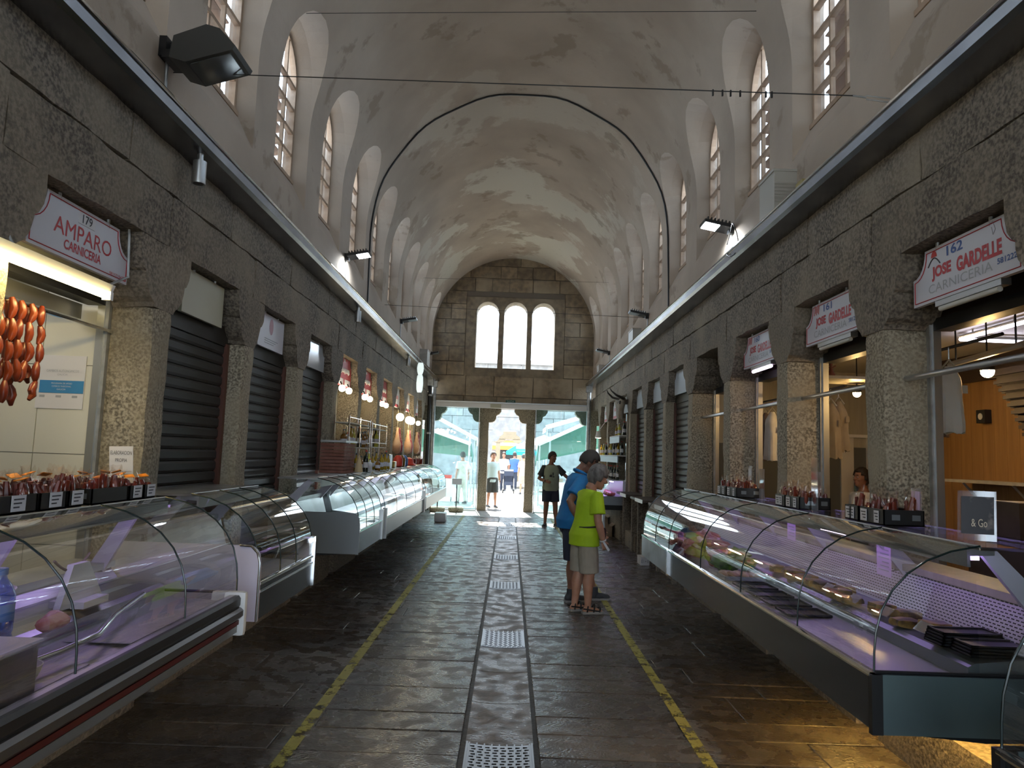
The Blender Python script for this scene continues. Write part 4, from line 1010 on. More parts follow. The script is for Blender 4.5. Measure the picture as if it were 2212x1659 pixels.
# ================================================================== open fronts: aluminium posts, rods
for s, ks in ((-1, (0,)), (1, (0, 1, 2, 3))):
    for k in ks:
        f = mk(s); y1 = PY[s] + BAY * k; u = 2.755
        t = thing('shop_frame', (f(u), y1, 0), 'brushed aluminium upright of the open front ' + ({0: 'beside the white poster wall'}[k] if s < 0 else {0: 'beside the white coat', 1: 'beside the beige coats', 2: 'beside the pale and mauve coats', 3: 'in the bay without a sign'}[k]), 'frame')
        MB().box(*sorted((f(u), f(u + .05))), y1 - .05, y1 + .02, .6, 2.66).build('upright', m_alu, t)
        MB().box(*sorted((f(u - .02), f(u))), y1 - .035, y1 + .0, .6, 2.66).build('inner_rail', m_galv, t)
        MB().box(*sorted((f(u), f(u + .12))), y1 - 1.38, y1 - .05, 2.6, 2.68).build('header', m_blackm, t)
        if s > 0:
            r = MB().tube([(2.60, y1 - 1.40, 2.285), (2.60, y1 + .02, 2.285)], .02, 12).build('steel_rod', m_steel, None, True)
            tag(r, 'steel bar between two pillars ' + {0: 'in front of the white coat', 1: 'in front of the beige coats', 2: 'in front of the pale and mauve coats', 3: 'in the bay without a sign'}[k], 'bar')
# ================================================================== the sausage stall (179)
W = bpy.data.objects['wall_left_stalls']
for i in range(3):
    for j in range(5):
        x1 = -2.78 - .0; a = -3.197 + .6 * (1 - i) ; b = a - .6; z0 = 1.598 + .6 * (j - 3); z1 = min(z0 + .6, 2.8)
        if z0 > 2.7: continue
        MB().box(max(b + .003, -4.4), min(a - .003, -2.79), 4.795, 4.812, z0 + .003, z1 - .003).build('wall_tile', m_tile, W)
MB().box(-4.4, -2.79, 4.805, 4.814, .4, 2.8).build('tile_grout', m_grout, W)
MB().box(-4.4, -2.86, 3.3, 4.81, 2.80, 2.84).build('stall_ceiling', m_offw, W)
MB().box(-3.0, -2.9, 3.3, 4.7, 2.50, 2.60).build('lamp_trough', m_alu, W)
lp = thing('panel_lamp', (-3.1, 4.0, 2.80), 'white ceiling lamp inside the sausage stall', 'lamp')
MB().box(-3.6, -3.2, 3.6, 4.4, 2.775, 2.80).build('diffuser', M('panel_light', (1, 1, 1), .5, emit=(1, .97, .88), es=4), lp); MB().box(-3.62, -3.18, 3.58, 4.42, 2.785, 2.80).build('rim', m_white, lp)
po = thing('poster', (-3.04, 4.79, 2.0), 'white poster with a blue band on the tiled wall', 'poster')
MB().box(-3.21, -2.89, 4.788, 4.794, 1.90, 2.26).build('sheet', m_paper, po)
MB().box(-3.19, -2.893, 4.785, 4.788, 2.005, 2.09).build('blue_band', M('poster_blue', (.04, .22, .48), .5), po)
for tx, w, h, z, m in (('CAMBIOS AUTONOMICOS', .22, .016, 2.155, m_signgrey), ('GALICIA', .07, .012, 2.13, m_signgrey), ('PROGRAMA DE APOIO', .14, .010, 2.07, m_paper), ('COMERCIO TRADICIONAL', .13, .010, 2.05, m_paper), ('GALICIA', .06, .010, 2.03, m_paper)):
    lettering('lettering', tx, w, h, m, po, (-3.04, 4.7845, z), (1, 0, 0), (0, -1, 0))
for q in range(3): MB().box(-3.185 + .11 * q, -3.15 + .11 * q, 4.786, 4.788, 1.975, 1.99).build('crest_mark', m_signgrey, po)
fx = thing('tube_lamp', (-2.40, 3.65, 2.53), 'yellow fluorescent tube lamp under the AMPARO sign', 'lamp')
MB().prism([(-2.36, 2.555), (-2.345, 2.60), (-2.43, 2.60), (-2.43, 2.555)], 3.0, 4.10).build('housing', m_white, fx)
MB().tube([(-2.375, 3.03, 2.535), (-2.375, 4.07, 2.535)], .02, 12).build('tube', m_tubey, fx, True)
for yy in (3.01, 4.08): MB().box(-2.40, -2.35, yy - .015, yy + .015, 2.51, 2.56).build('socket', m_white, fx)
for yy in (3.35, 4.5):
    MB().tube([(-2.41, min(yy, 4.09), 2.59), (-2.5, yy, 2.75), (-2.52, yy, 3.08)], .008, 6).build('bracket', m_galv, fx, True)
bar = MB().tube([(-2.72, 3.38, 2.43), (-2.72, 4.76, 2.43)], .012, 8).build('hanging_bar', m_chrome, None, True); tag(bar, 'thin chrome bar carrying the strings of sausages', 'bar')
for i in range(14):
    y = 3.44 + i * .041; t = thing('sausage_string', (-2.72, y, 2.42), 'string of fat orange-red sausages hanging in the stall by the poster', 'sausages', 'strings of sausages on the bar')
    n = 4 + (i % 3 == 1); z = 2.44; x = -2.70 + (.02 if i % 2 else -.02) + U(-.008, .008)
    for j in range(n):
        L_ = U(.105, .12); yy = y + U(-.008, .008); xx = x + U(-.012, .012); b = U(-.02, .02)
        if j == n - 1: b = U(-.05, .06)
        pts = [(xx, yy, z), (xx + .004, yy + b * .5, z - L_ * .25), (xx + .006, yy + b * .8, z - L_ * .5), (xx + .004, yy + b * .5, z - L_ * .75), (xx, yy + (b if j == n - 1 else 0), z - L_)]
        MB().tube(pts, [.011, .020, .0215, .020, .010], 9).build('sausage', m_saus, t, True); z -= L_ - .002
# ================================================================== the wooden butcher shop (160-162)
W = bpy.data.objects['wall_right_stalls']
y = 3.0
while y < 9.7:
    w = .185; MB().box(5.07, 5.10, y + .002, min(y + w, 9.69) - .002, .0, 2.66).build('plank', m_wood, W); y += w
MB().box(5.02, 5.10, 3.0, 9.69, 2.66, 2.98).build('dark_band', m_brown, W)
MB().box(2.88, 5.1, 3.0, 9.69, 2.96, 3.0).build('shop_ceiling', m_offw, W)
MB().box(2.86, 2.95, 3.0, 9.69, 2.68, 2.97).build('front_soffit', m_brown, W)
MB().box(2.80, 5.1, 9.60, 9.64, 1.95, 2.96).build('pale_panel', m_woodl, W)
MB().box(2.80, 5.1, 9.60, 9.64, .0, 1.95).build('grey_dado', m_greydk, W)
dA, dB, dT = at(1816, 960, y=9.58), at(1872, 960, y=9.58), at(1840, 945, y=9.58)
d2 = sroot('door_2'); dw = .045
MB().box(dA.x, dB.x + .1, 9.61, 9.62, 0, dT.z).build('doorway', m_black, d2)
MB().box(dA.x, dA.x + .17, 9.57, 9.612, 0, dT.z).build('jamb', m_offw, d2); MB().box(dB.x - .0, dB.x + .04, 9.55, 9.612, 0, dT.z + .04).build('jamb', m_white, d2); MB().box(dA.x, dB.x + .04, 9.55, 9.612, dT.z, dT.z + .04).build('head', m_white, d2)
for i, (p0, p1) in enumerate((((2075, 733), (2225, 692)), ((2075, 733), (2225, 739)), ((1640, 848), (1688, 836)), ((1640, 852), (1690, 853)))):
    t = thing('led_bar', (3, 6, 2.9), 'thin white LED ceiling bar, ' + ('rising arm of the bent pair', 'level arm of the bent pair', 'upper one above the pale coat', 'lower one above the pale coat')[i], 'lamp')
    a, b = at(*p0, z=2.90), at(*p1, z=2.90)
    if i > 1: a, b = at(*p0, z=2.80), at(*p1, z=2.80)
    t.location = (a + b) / 2
    MB().tube([a, b], .017, 8).build('bar', m_strip, t, True); MB().tube([a + Vector((0, 0, .02)), b + Vector((0, 0, .02))], .018, 6).build('mount', m_alu, t, True)
    for q in (.2, .8): c_ = a.lerp(b, q); MB().tube([c_, (c_.x, c_.y, 2.965)], .006, 6).build('stem', m_alu, t)
def spot(px, py, x, lab, r=.045):
    p = at(px, py, x=x); t = thing('spot_lamp', p, lab, 'lamp')
    MB().ell(p, (r, r, r), 12, 8).build('bulb', m_warm, t, True)
    MB().lathe([(r * .7, r * .5), (r * 1.1, r * .2), (r * 1.15, r * 1.3), (r * .5, r * 2)], 14, p).build('shade', m_blackm, t, True)
    MB().tube([(p.x, p.y, p.z + r * 1.8), (p.x, p.y, 2.965)], .006, 6).build('stem', m_blackm, t)
spot(2133, 803, 3.55, 'glowing warm spot lamp hanging before the dark slatted hood'); spot(1851, 850, 3.7, 'glowing warm spot lamp over the shop doorway', .04)
p0, p1 = at(2052, 788, x=3.3), at(2215, 742, x=3.1)
tr = thing('lamp_track', (3.2, 5, 2.5), 'grey lamp track crossing the wooden shop', 'lamp track'); tr.location = p0
MB().tube([p0, p1], .022, 6).build('rail', m_alu, tr)
for q in (.1, .9): c_ = p0.lerp(p1, q); MB().tube([c_, (c_.x, c_.y, 2.965)], .006, 6).build('stem', m_blackm, tr)
# warm tube tucked under the long meat counter, lighting the kerb and the floor before it
t = thing('tube_lamp', (2.28, 4.0, .5), 'warm tube lamp hidden under the long meat counter along the kerb', 'lamp')
MB().box(2.27, 2.36, 3.0, 5.05, .575, .61).build('housing', m_white, t); MB().tube([(2.30, 3.05, .555), (2.30, 5.0, .555)], .016, 10).build('tube', M('tube_amber', (1, .9, .6), .5, emit=(1.0, .60, .14), es=48), t, True)
for yy in (3.03, 5.02): MB().box(2.28, 2.32, yy - .02, yy + .02, .53, .58).build('socket', m_white, t)
# dark slatted hood over the counter at the back
hd = thing('slatted_hood', (4.6, 6.7, 1.9), 'dark brown hood of stepped slats curving down the wooden wall', 'hood')
for i in range(9):
    q = i / 8; g0 = at(lerp(2138, 2215, q ** .8), lerp(808, 935, q), x=4.5)
    MB().box(4.5, 5.06, 4.4, g0.y, g0.z - .045, g0.z + .035).build('slat', m_brown, hd)
    MB().box(4.47, 4.5, 4.4, g0.y, g0.z - .03, g0.z + .0).build('slat_nose', m_brown, hd)
sp_ = at(2128, 900, x=5.05); t = thing('wall_speaker', sp_, 'small black square speaker with a pale round cone on the wooden wall', 'speaker')
MB().box(5.0, 5.07, sp_.y - .07, sp_.y + .07, sp_.z - .07, sp_.z + .07).build('case', m_black, t); MB().tube([(4.995, sp_.y, sp_.z), (5.0, sp_.y, sp_.z)], .035, 14).build('cone', m_offw, t, True)
a = at(2068, 1035, x=4.9); t = thing('shelf', (4.9, a.y, a.z), 'small pale wooden shelf with a bracket on the wooden wall', 'shelf')
MB().box(4.75, 5.08, a.y - 1.3, a.y, a.z - .03, a.z).build('board', m_woodl, t)
for d in (-.25, -1.0): MB().tube([(4.8, a.y + d, a.z - .03), (5.06, a.y + d, a.z - .3)], .012, 6).build('bracket', m_woodl, t)
t = thing('cash_register', (3.2, 4.6, 1.1), 'dark brown cash machine with a paper label behind the picture stand', 'machine')
p = at(2185, 1150, y=4.2); p.x += .15; t.location = (p.x, 4.2, p.z)
MB().box(p.x - .1, p.x + .25, 4.2, 4.5, p.z - .04, p.z + .17).build('case', m_woodd, t); MB().box(p.x - .05, p.x + .08, 4.195, 4.2, p.z + .03, p.z + .09).build('label_plate', m_paper, t)
MB().box(p.x - .15, p.x + .4, 4.1, 4.6, 0, p.z - .04).build('pedestal', m_brown, t)
# work clothes on hangers
def garment(px, py0, py1, y, w, mat, lab, seed):
    a = at(px, py0, y=y); b = at(px, py1, y=y); t = thing('work_coat', (a.x, y, b.z), lab, 'coat'); rr = random.Random(seed); n, m = 24, 12; vs = []
    for i in range(m + 1):
        v = i / m; z = lerp(a.z, b.z, v); ww = w * (.35 + .65 * min(1, v * 5)) * (1 + .12 * v)
        for k in range(n):
            an = 2 * PI * k / n; r = 1 + .22 * v * math.sin(an * 5 + seed) + .1 * noise.noise(Vector((an, v * 4, seed)))
            vs.append((a.x + ww / 2 * math.cos(an) * r * .6, y + ww * .5 * math.sin(an) * r * .55, z + (.03 * noise.noise(Vector((an * 2, seed, 1))) if i == m else 0)))
    MB().add(vs, [(i * n + k, i * n + (k + 1) % n, (i + 1) * n + (k + 1) % n, (i + 1) * n + k) for i in range(m) for k in range(n)] + [tuple(range(n))[::-1]]).build('cloth', mat, t, True)
    MB().tube([(a.x - w * .22, y, a.z - .02), (a.x, y, a.z + .05), (a.x + w * .22, y, a.z - .02)], .008, 6).build('hanger', m_woodl, t, True)
    MB().tube([(a.x, y, a.z + .05), (a.x, y, a.z + .14)], .004, 6).build('hook', m_chrome, t, True)
    MB().box(a.x + w * .12, a.x + w * .26, y - w * .36, y - w * .35, lerp(a.z, b.z, .3), lerp(a.z, b.z, .42)).build('pocket', mat, t)
    return a
cr = []
cr.append(garment(2050, 792, 935, 4.95, .26, m_apron, 'white work coat hanging in the front of the wooden shop', 1))
cr.append(garment(2022, 800, 944, 5.15, .2, m_brownc, 'dark work coat hanging behind the white one', 2))
cr.append(garment(1795, 872, 990, 6.7, .24, m_beige, 'beige work coat nearest the aluminium upright below sign 161', 3))
cr.append(garment(1812, 868, 975, 6.95, .24, m_beige, 'beige work coat hanging towards the shop doorway', 4))
cr.append(garment(1668, 890, 995, 8.4, .26, m_apron, 'pale work coat hanging below the 160 sign', 5))
cr.append(garment(1655, 892, 985, 8.6, .24, m_brownc, 'brown-mauve work coat behind the pale one', 6))
rl = MB(); 
o = MB().tube([(cr[0].x, 4.4, cr[0].z + .14), (cr[0].x + .05, 5.6, cr[0].z + .14)], .012, 8).build('coat_rail', m_blackm, None, True); tag(o, 'thin black rail for the white coat near the 162 sign', 'rail')
o = MB().tube([(cr[2].x, 6.4, cr[2].z + .14), (cr[3].x, 7.3, cr[3].z + .14)], .012, 8).build('coat_rail', m_blackm, None, True); tag(o, 'thin black rail for the beige coats', 'rail')
o = MB().tube([(cr[4].x, 8.1, cr[4].z + .14), (cr[5].x, 8.9, cr[5].z + .14)], .012, 8).build('coat_rail', m_blackm, None, True); tag(o, 'thin black rail for the pale coat below sign 160', 'rail')
a = at(1795, 816, x=3.35); t = thing('figurine', a, 'small red-brown figurine on a ledge under the shop ceiling', 'figurine')
MB().lathe([(.035, 0), (.045, .03), (.03, .06), (.02, .075)], 10, a).build('base', m_terra, t, True); MB().tube([a + Vector((0, 0, .07)), a + Vector((0, 0, .12))], [.022, .012], 8).build('torso', m_terra, t, True)
MB().ell(a + Vector((0, 0, .14)), (.02, .02, .022), 8, 6).build('head', m_terra, t, True); MB().tube([a + Vector((-.05, 0, .13)), a + Vector((0, 0, .10)), a + Vector((.05, 0, .13))], .007, 6).build('arm', m_terra, t, True)
MB().box(a.x - .12, a.x + .45, a.y - .2, a.y + .3, a.z - .03, a.z).build('ledge', m_woodl, W)
# ================================================================== bottle stalls on the left, far
def make_bottle(mat, h, r, cap, lab):
    t = thing('bottle', (0, 0, 0), lab, 'bottle')
    MB().lathe([(r * .9, 0), (r, h * .03), (r, h * .58), (r * .75, h * .68), (r * .34, h * .76), (r * .32, h * .93)], 12).build('body', mat, t, True)
    MB().lathe([(r * .36, h * .92), (r * .36, h), (r * .3, h)], 10).build('cap', cap, t, True)
    b = MB().lathe([(r * 1.01, h * .2), (r * 1.01, h * .45)], 12).build('paper_label', m_paper, t, True); return t
BK = [make_bottle(m_oil, .30, .038, m_black, 'golden oil bottle'), make_bottle(m_wine, .31, .037, m_redb, 'dark wine bottle'), make_bottle(m_amber, .24, .05, m_wine, 'squat amber bottle'), make_bottle(m_yelb, .30, .036, m_white, 'pale yellow bottle'), make_bottle(m_white, .2, .04, m_redb, 'white plastic bottle')]
for b in BK: KIDS[b.name] = list(b.children)
bu = set()
def bottle(w, loc, lab, grp, sc=1.0):
    if w in bu: return dup(BK[w], loc, U(0, 6), lab, grp, sc)
    bu.add(w); b = BK[w]; b.location = loc; b.scale = (sc,) * 3; b['label'] = lab; b['group'] = grp
KN = ('golden oil bottle', 'dark wine bottle', 'squat amber bottle', 'pale yellow bottle', 'white plastic bottle')
def rack(y0, y1, zs, lab):
    t = thing('wire_rack', (-2.33, (y0 + y1) / 2, 1.39), lab, 'rack')
    for z in zs:
        MB().box(-2.42, -2.2, y0, y1, z - .012, z).build('shelf', m_woodl if z < 2 else m_offw, t); MB().tube([(-2.2, y0, z + .07), (-2.2, y1, z + .07)], .006, 6).build('guard_wire', m_chrome, t, True)
    for yy in (y0, y1, (y0 + y1) / 2):
        for u in (-2.21, -2.41): MB().tube([(u, yy, 1.387), (u, yy, zs[-1] + .1)], .009, 6).build('post', m_chrome, t, True)
rack(9.75, 11.2, (1.72, 2.06), 'chrome wire rack with pale shelves, first one behind the bottle counter'); rack(11.35, 12.7, (1.74, 2.04), 'chrome wire rack with pale shelves, second one behind the bottle counter')
for y0, y1, zz, lab in ((9.9, 11.1, 1.725, 'on the first wire rack'), (11.5, 12.6, 1.745, 'on the second wire rack')):
    for i in range(6):
        w = (2, 4, 0, 3, 1, 2)[i]; bottle(w, (-2.31 + U(-.04, .04), lerp(y0, y1, i / 5), zz), KN[w] + ' ' + lab, 'bottles on the wire racks')
for i in range(20):
    w = R_.choice((0, 0, 1, 2, 3, 4)); yb = 9.62 + i * .15
    if i % 2 and any(a - .06 < yb < b + .06 for a, b in ((10.2, 10.36), (11.9, 12.12), (12.4, 12.6))): continue
    bottle(w, (-2.08 + (.12 if i % 2 else -.045), 9.62 + i * .15, ZT), KN[w] + ' standing on the crowded counter top', 'bottles on the crowded counter', U(.75, 1))
bx2 = thing('crate_stack', (-2.2, 9.15, ZT), 'stack of red-brown ribbed trays at the corner of the bottle counter', 'trays')
for i in range(9):
    z = ZT + i * .042; MB().box(-2.36, -2.06, 8.90, 9.5, z, z + .036).build('tray', m_terra, bx2)
MB().box(-2.36, -2.04, 8.88, 9.52, ZT + .385, ZT + .41).build('lid_board', m_alu, bx2)
for i, (y, w, h, m, lab) in enumerate(((10.2, .16, .10, m_grey, 'grey cash box among the bottles'), (11.9, .22, .24, m_alu, 'flat grey metal panel standing on the counter'), (12.4, .2, .12, m_gold, 'golden gift carton on the counter'))):
    o = stone(-2.06, -1.98, y, y + w, ZT, ZT + h, .05, .0, .012, i).build('carton', m, None, True); tag(o, lab, 'box')
for i in range(3):      # things on the bright counter
    p = MB().lathe([(.07, 0), (.09, .02), (.09, .14), (.06, .2), (.03, .22)], 14, (-2.1, 13.5 + i * .35, ZT)).build('jar', (m_redb, m_amber, m_blueb)[i], None, True); tag(p, ('red', 'amber', 'blue')[i] + ' lidded jar on the bright white counter', 'jar')
hat = MB().lathe([(.16, 0), (.17, .02), (.12, .06), (.10, .14), (.03, .17)], 18, (-2.12, 15.0, ZT)).build('red_bag', m_redb, None, True); tag(hat, 'bright red bundle on the white counter', 'bag')
for i in range(10):
    put_pack(4, (-2.1 + U(-.08, .08), 15.4 + i * .17, ZT), 'pale cellophane bag standing on the bright white counter', 'bags on the white counter', 1.25)
cn = MB().lathe([(.06, 0), (.045, .08), (.02, .18), (.004, .23)], 14, (-2.02, 9.62, ZT + .0)).build('cone_cheese', M('cheese', (.66, .5, .28), .5), None, True); tag(cn, 'cream cone-shaped cheese beside the trays', 'cheese')
# lamp globes under the crimson and white signs
for k in (4, 5, 6):
    yc = bayc(-1, k)
    for j, d in enumerate((-.25, .2)):
        t = thing('globe_lamp', (-2.5, yc + d, 2.58), 'small glowing globe lamp below the crimson sign ' + {4: 'beside the closed doorway', 5: 'in the middle', 6: 'next to the white signs'}[k], 'lamp', 'globe lamps under crimson sign %s' % {4: 'one', 5: 'two', 6: 'three'}[k])
        MB().ell((-2.5, yc + d, 2.58), (.05, .05, .05), 14, 10).build('globe', m_bulbw, t, True); MB().tube([(-2.5, yc + d, 2.62), (-2.53, yc + d, 2.68)], .012, 8).build('holder', m_blackm, t, True)
for k, d, r, lab in ((7, -.1, .085, 'big glowing globe below the first white and red sign'), (8, -.35, .09, 'big glowing globe between two white and red signs'), (8, .05, .09, 'big glowing globe below the second white and red sign'), (9, -.3, .06, 'glowing globe near the gate')):
    yc = bayc(-1, k) + d; t = thing('globe_lamp', (-2.42, yc, 2.42), lab, 'lamp')
    MB().ell((-2.42, yc, 2.42), (r, r, r), 16, 10).build('globe', m_bulbw, t, True); MB().tube([(-2.42, yc, 2.42 + r), (-2.5, yc, 2.70)], .007, 6).build('stem', m_blackm, t, True)
for k in (7, 8, 9):     # hams hanging in the far stalls
    for j in range(2):
        yc = bayc(-1, k) + .14 + .28 * j; t = thing('hanging_ham', (-2.5, yc, 1.6), 'cured ham hanging by a cord in the far stall ' + {7: 'beside the wire racks', 8: 'in the middle', 9: 'by the gate'}[k], 'ham', 'hams in far stall %s' % {7: 'one', 8: 'two', 9: 'three'}[k])
        MB().rings([(-2.5, yc, 1.62, .03, .02), (-2.5, yc, 1.68, .09, .06), (-2.5, yc, 1.82, .10, .065), (-2.5, yc, 1.98, .05, .04), (-2.5, yc, 2.14, .025, .022), (-2.5, yc, 2.2, .03, .025)], 14).build('meat', m_meatd if j else m_chick, t, True)
        MB().tube([(-2.5, yc, 2.18), (-2.5, yc, 2.7)], .004, 5).build('cord', m_woodl, t)
# rope posts in stone feet by the gate
for x, y, lab in ((-1.482, 20.6, 'slim post in a round stone foot beside the glass leaf'), (-2.0, 20.4, 'round stone post foot next to the white counter')):
    t = thing('rope_post', (x, y, 0), lab, 'post'); MB().lathe([(.19, 0), (.22, .03), (.22, .12), (.19, .15), (.02, .155)], 20, (x, y, 0)).build('stone_foot', m_granite_p, t, True)
    MB().tube([(x, y, .15), (x, y, .78)], .016, 10).build('post', m_blackm, t, True)
    if x > -1.6: MB().box(x - .14, x + .14, y - .02, y, .78, .95).build('notice_plate', m_alu, t)
o = stone(-1.78, -1.5, 17.5, 17.9, 0, .22, .08, .0, .02, 3).build('white_bin', m_white, None, True); tag(o, 'low white bin at the foot of the bright counter', 'bin')
# ================================================================== meat and wine stall on the right, far
mc = thing('meat_case', (2.2, 16.3, 0), 'small meat case with grey front and violet light below the rows of bottles', 'display counter')
MB().box(1.95, 2.42, 14.9, 17.8, .72, .90).build('body', m_grey, mc); MB().box(1.94, 1.96, 14.9, 17.8, .62, .66).build('chrome_strip', m_chrome, mc)
MB().box(1.97, 2.4, 14.92, 17.78, .62, .72).build('plinth_panel', m_dark, mc)
for y in (14.95, 17.7): MB().box(1.97, 2.02, y - .03, y + .03, 0, .62).build('leg', m_alu, mc)
MB().box(2.34, 2.42, 14.95, 17.75, 0, .62).build('back_panel', m_granite, mc)
MB().strip([(1.96, .90), (1.98, 1.0), (2.05, 1.12), (2.13, 1.20)], 14.9, 17.8).build('front_glass', m_glass, mc, True)
MB().box(2.38, 2.42, 14.9, 17.8, .9, 1.22).build('back_wall', m_lilac, mc); MB().box(2.10, 2.42, 14.9, 17.8, 1.22, 1.24).build('top_shelf', m_alu, mc)
MB().box(2.15, 2.2, 15.0, 17.7, 1.19, 1.205).build('lamp_tube', m_purple, mc)
MB().box(2.085, 2.095, 14.9, 17.8, 1.14, 1.24).build('valance', m_alu, mc)
lettering('lettering', 'CARNES 3', 1.3, .07, m_ink, mc, (2.085, 15.7, 1.19), (0, -1, 0), (-1, 0, 0))
for i in range(12): tag(blob((2.15 + U(-.06, .1), 15.05 + i * .22, .935), (.09, .11, .045), i + 30, .4).build('meat_cut', M('meat_red', (.55, .06, .06), .35, c2=(.65, .3, .28), ns=12), None, True), 'bright red meat cut in the small case with violet light', 'meat', 'cuts in the small meat case')
for tier, (z, u, y0, y1, n, ws) in enumerate(((1.242, 2.25, 15.0, 17.6, 14, (1, 1, 1, 4)), (1.76, 2.40, 15.05, 18.6, 11, (1, 3, 0, 1)), (2.18, 2.42, 15.0, 16.2, 5, (1, 0, 3)))):
    if tier:
        t = thing('shelf', (u, (y0 + y1) / 2, z), 'white shelf of bottles, ' + ('lower' if tier == 1 else 'upper') + ' one over the small meat case', 'shelf')
        MB().box(u - .14, 2.7, y0 - .1, y1 + .1, z - .025, z - .001).build('board', m_offw, t); MB().box(u - .14, u - .12, y0 - .1, y1 + .1, z - .16, z - .02).build('front_panel', m_grey, t)
    for i in range(n): w = ws[i % len(ws)]; bottle(w, (u + U(-.04, .03), lerp(y0, y1, i / (n - 1)), z), KN[w] + (' on top of the small meat case', ' on the lower white shelf', ' on the upper white shelf')[tier], 'bottles in the wine stall', .95)
o = MB().box(2.42, 2.46, 14.84, 14.9, .62, 2.62).build('corner_post', m_chrome, None); tag(o, 'bright chrome corner post of the wine stall', 'post')
o = MB().tube([(2.56, 16.9, 2.3), (2.57, 16.9, 2.3)], .11, 20).build('green_disc', M('disc_green', (.30, .42, .02), .5), None, True); tag(o, 'round green price disc hanging in the wine stall', 'sign')
t = thing('spot_lamp', (2.35, 19.2, 2.35), 'white spot lamp with a glowing face by the downpipe', 'lamp')
MB().lathe([(.05, .18), (.06, .1), (.085, 0), (.03, .01)], 14, (2.3, 18.6, 2.2)).build('shade', m_white, t, True); MB().lathe([(.07, -.004), (.07, .002)], 14, (2.3, 18.6, 2.2)).build('bulb', m_bulbw, t, True); MB().tube([(2.3, 18.6, 2.37), (2.46, 18.6, 2.6)], .01, 6).build('arm', m_white, t, True)
for (x0, x1, y0, y1, h, lab) in ((2.0, 2.30, 16.4, 16.9, .34, 'brown cardboard box under the small meat case, at the back'), (1.98, 2.28, 15.6, 16.05, .22, 'opened cardboard box on the floor in front of the meat case')):
    t = thing('cardboard_box', ((x0 + x1) / 2, (y0 + y1) / 2, 0), lab, 'box')
    for a in ((x0, x0 + .008, y0, y1), (x1 - .008, x1, y0, y1), (x0, x1, y0, y0 + .008), (x0, x1, y1 - .008, y1)): MB().box(*a, 0, h).build('side', m_card, t)
    MB().box(x0, x1, y0, y1, 0, .008).build('base', m_card, t)
    for sx in (-1, 1):
        xa = x0 if sx < 0 else x1
        MB().add([(xa, y0, h), (xa, y1, h), (xa + sx * .08, y1, h + .07), (xa + sx * .08, y0, h + .07)], [(0, 1, 2, 3)]).build('flap', m_card if sx > 0 else m_offw, t)
o = MB().box(2.16, 2.30, 11.6, 11.9, .0, .13).build('carton', m_paper, None); tag(o, 'low white carton with printed side at the foot of the brown shelves', 'box')
lettering('print', 'E I + II', .11, .05, m_ink, o, (2.23, 11.599, .065), (1, 0, 0), (0, -1, 0)); o.children[0].parent = o
# horned skull
p = at(1343, 868, x=2.33); t = thing('horned_skull', p, 'bare cattle skull with two curved dark horns on the stone frieze', 'skull')
rm = MB(); 
rm.rings([(p.x, p.y, p.z - .36, .04, .05), (p.x - .02, p.y, p.z - .30, .055, .07), (p.x - .01, p.y, p.z - .16, .06, .085), (p.x, p.y, p.z - .03, .075, .14), (p.x + .02, p.y, p.z + .05, .07, .12), (p.x + .03, p.y, p.z + .09, .04, .07)], 16)
rm.build('skull', m_bone, t, True)
for s in (-1, 1): MB().ell((p.x - .05, p.y + s * .09, p.z - .02), (.03, .03, .04), 10, 8).build('eye_socket', m_horn, t, True)
for s in (-1, 1): MB().tube([(p.x + .02, p.y + s * .1, p.z + .06), (p.x - .04, p.y + s * .24, p.z + .07), (p.x - .16, p.y + s * .30, p.z + .11), (p.x - .26, p.y + s * .26, p.z + .20), (p.x - .29, p.y + s * .22, p.z + .27)], [.035, .032, .025, .015, .004], 10).build('horn', m_horn, t, True)
MB().box(p.x, 2.46, p.y - .03, p.y + .03, p.z - .05, p.z + .05).build('mount', m_woodd, t)
# downpipes at the end wall
for x, y, m, lab in ((-2.30, 21.0, m_galv, 'grey downpipe beside the glass leaf on the crowded counter side'), (-2.38, 20.6, m_blackm, 'dark downpipe next to the grey one'), (2.30, 21.0, m_galv, 'grey downpipe beside the glass leaf on the wine stall side')):
    t = thing('downpipe', (x, y, 0), lab, 'pipe'); MB().tube([(x, y, 0), (x, y, 3.78)], .06 if m is m_galv else .05, 14).build('pipe', m, t, True)
    for z in (.8, 2.2, 3.3): MB().tube([(x, y, z), (x, y, z + .05)], .07, 14).build('clamp', m_galv, t, True)
    MB().box(x - .09, x + .09, y - .09, y + .09, 3.60, 3.78).build('hopper', m_galv, t)
# ================================================================== lamps, boxes and wires on the upper walls
t = thing('floodlight', (-2.4, 4.6, 4.3), 'large old dark grey floodlight on a wall bracket, unlit', 'floodlight')
MB().prism([(-2.33, 4.22), (-2.31, 4.37), (-2.10, 4.455), (-2.01, 4.43), (-1.90, 4.315), (-1.915, 4.285), (-2.22, 4.19)], 4.44, 4.76).build('housing', M('flood_grey', (.055, .055, .05), .5, .3), t)
MB().prism([(-1.93, 4.282), (-1.94, 4.272), (-2.20, 4.188), (-2.19, 4.198)], 4.47, 4.73).build('front_glass', M('flood_glass', (.10, .105, .10), .08, .2), t)
MB().prism([(-2.02, 4.275), (-2.02, 4.262), (-2.09, 4.24), (-2.09, 4.25)], 4.49, 4.71).build('reflector', m_chrome, t)
MB().box(-2.45, -2.40, 4.53, 4.67, 4.28, 4.42).build('wall_plate', m_blackm, t); MB().box(-2.41, -2.3, 4.50, 4.70, 4.25, 4.31).build('gear_box', m_blackm, t)
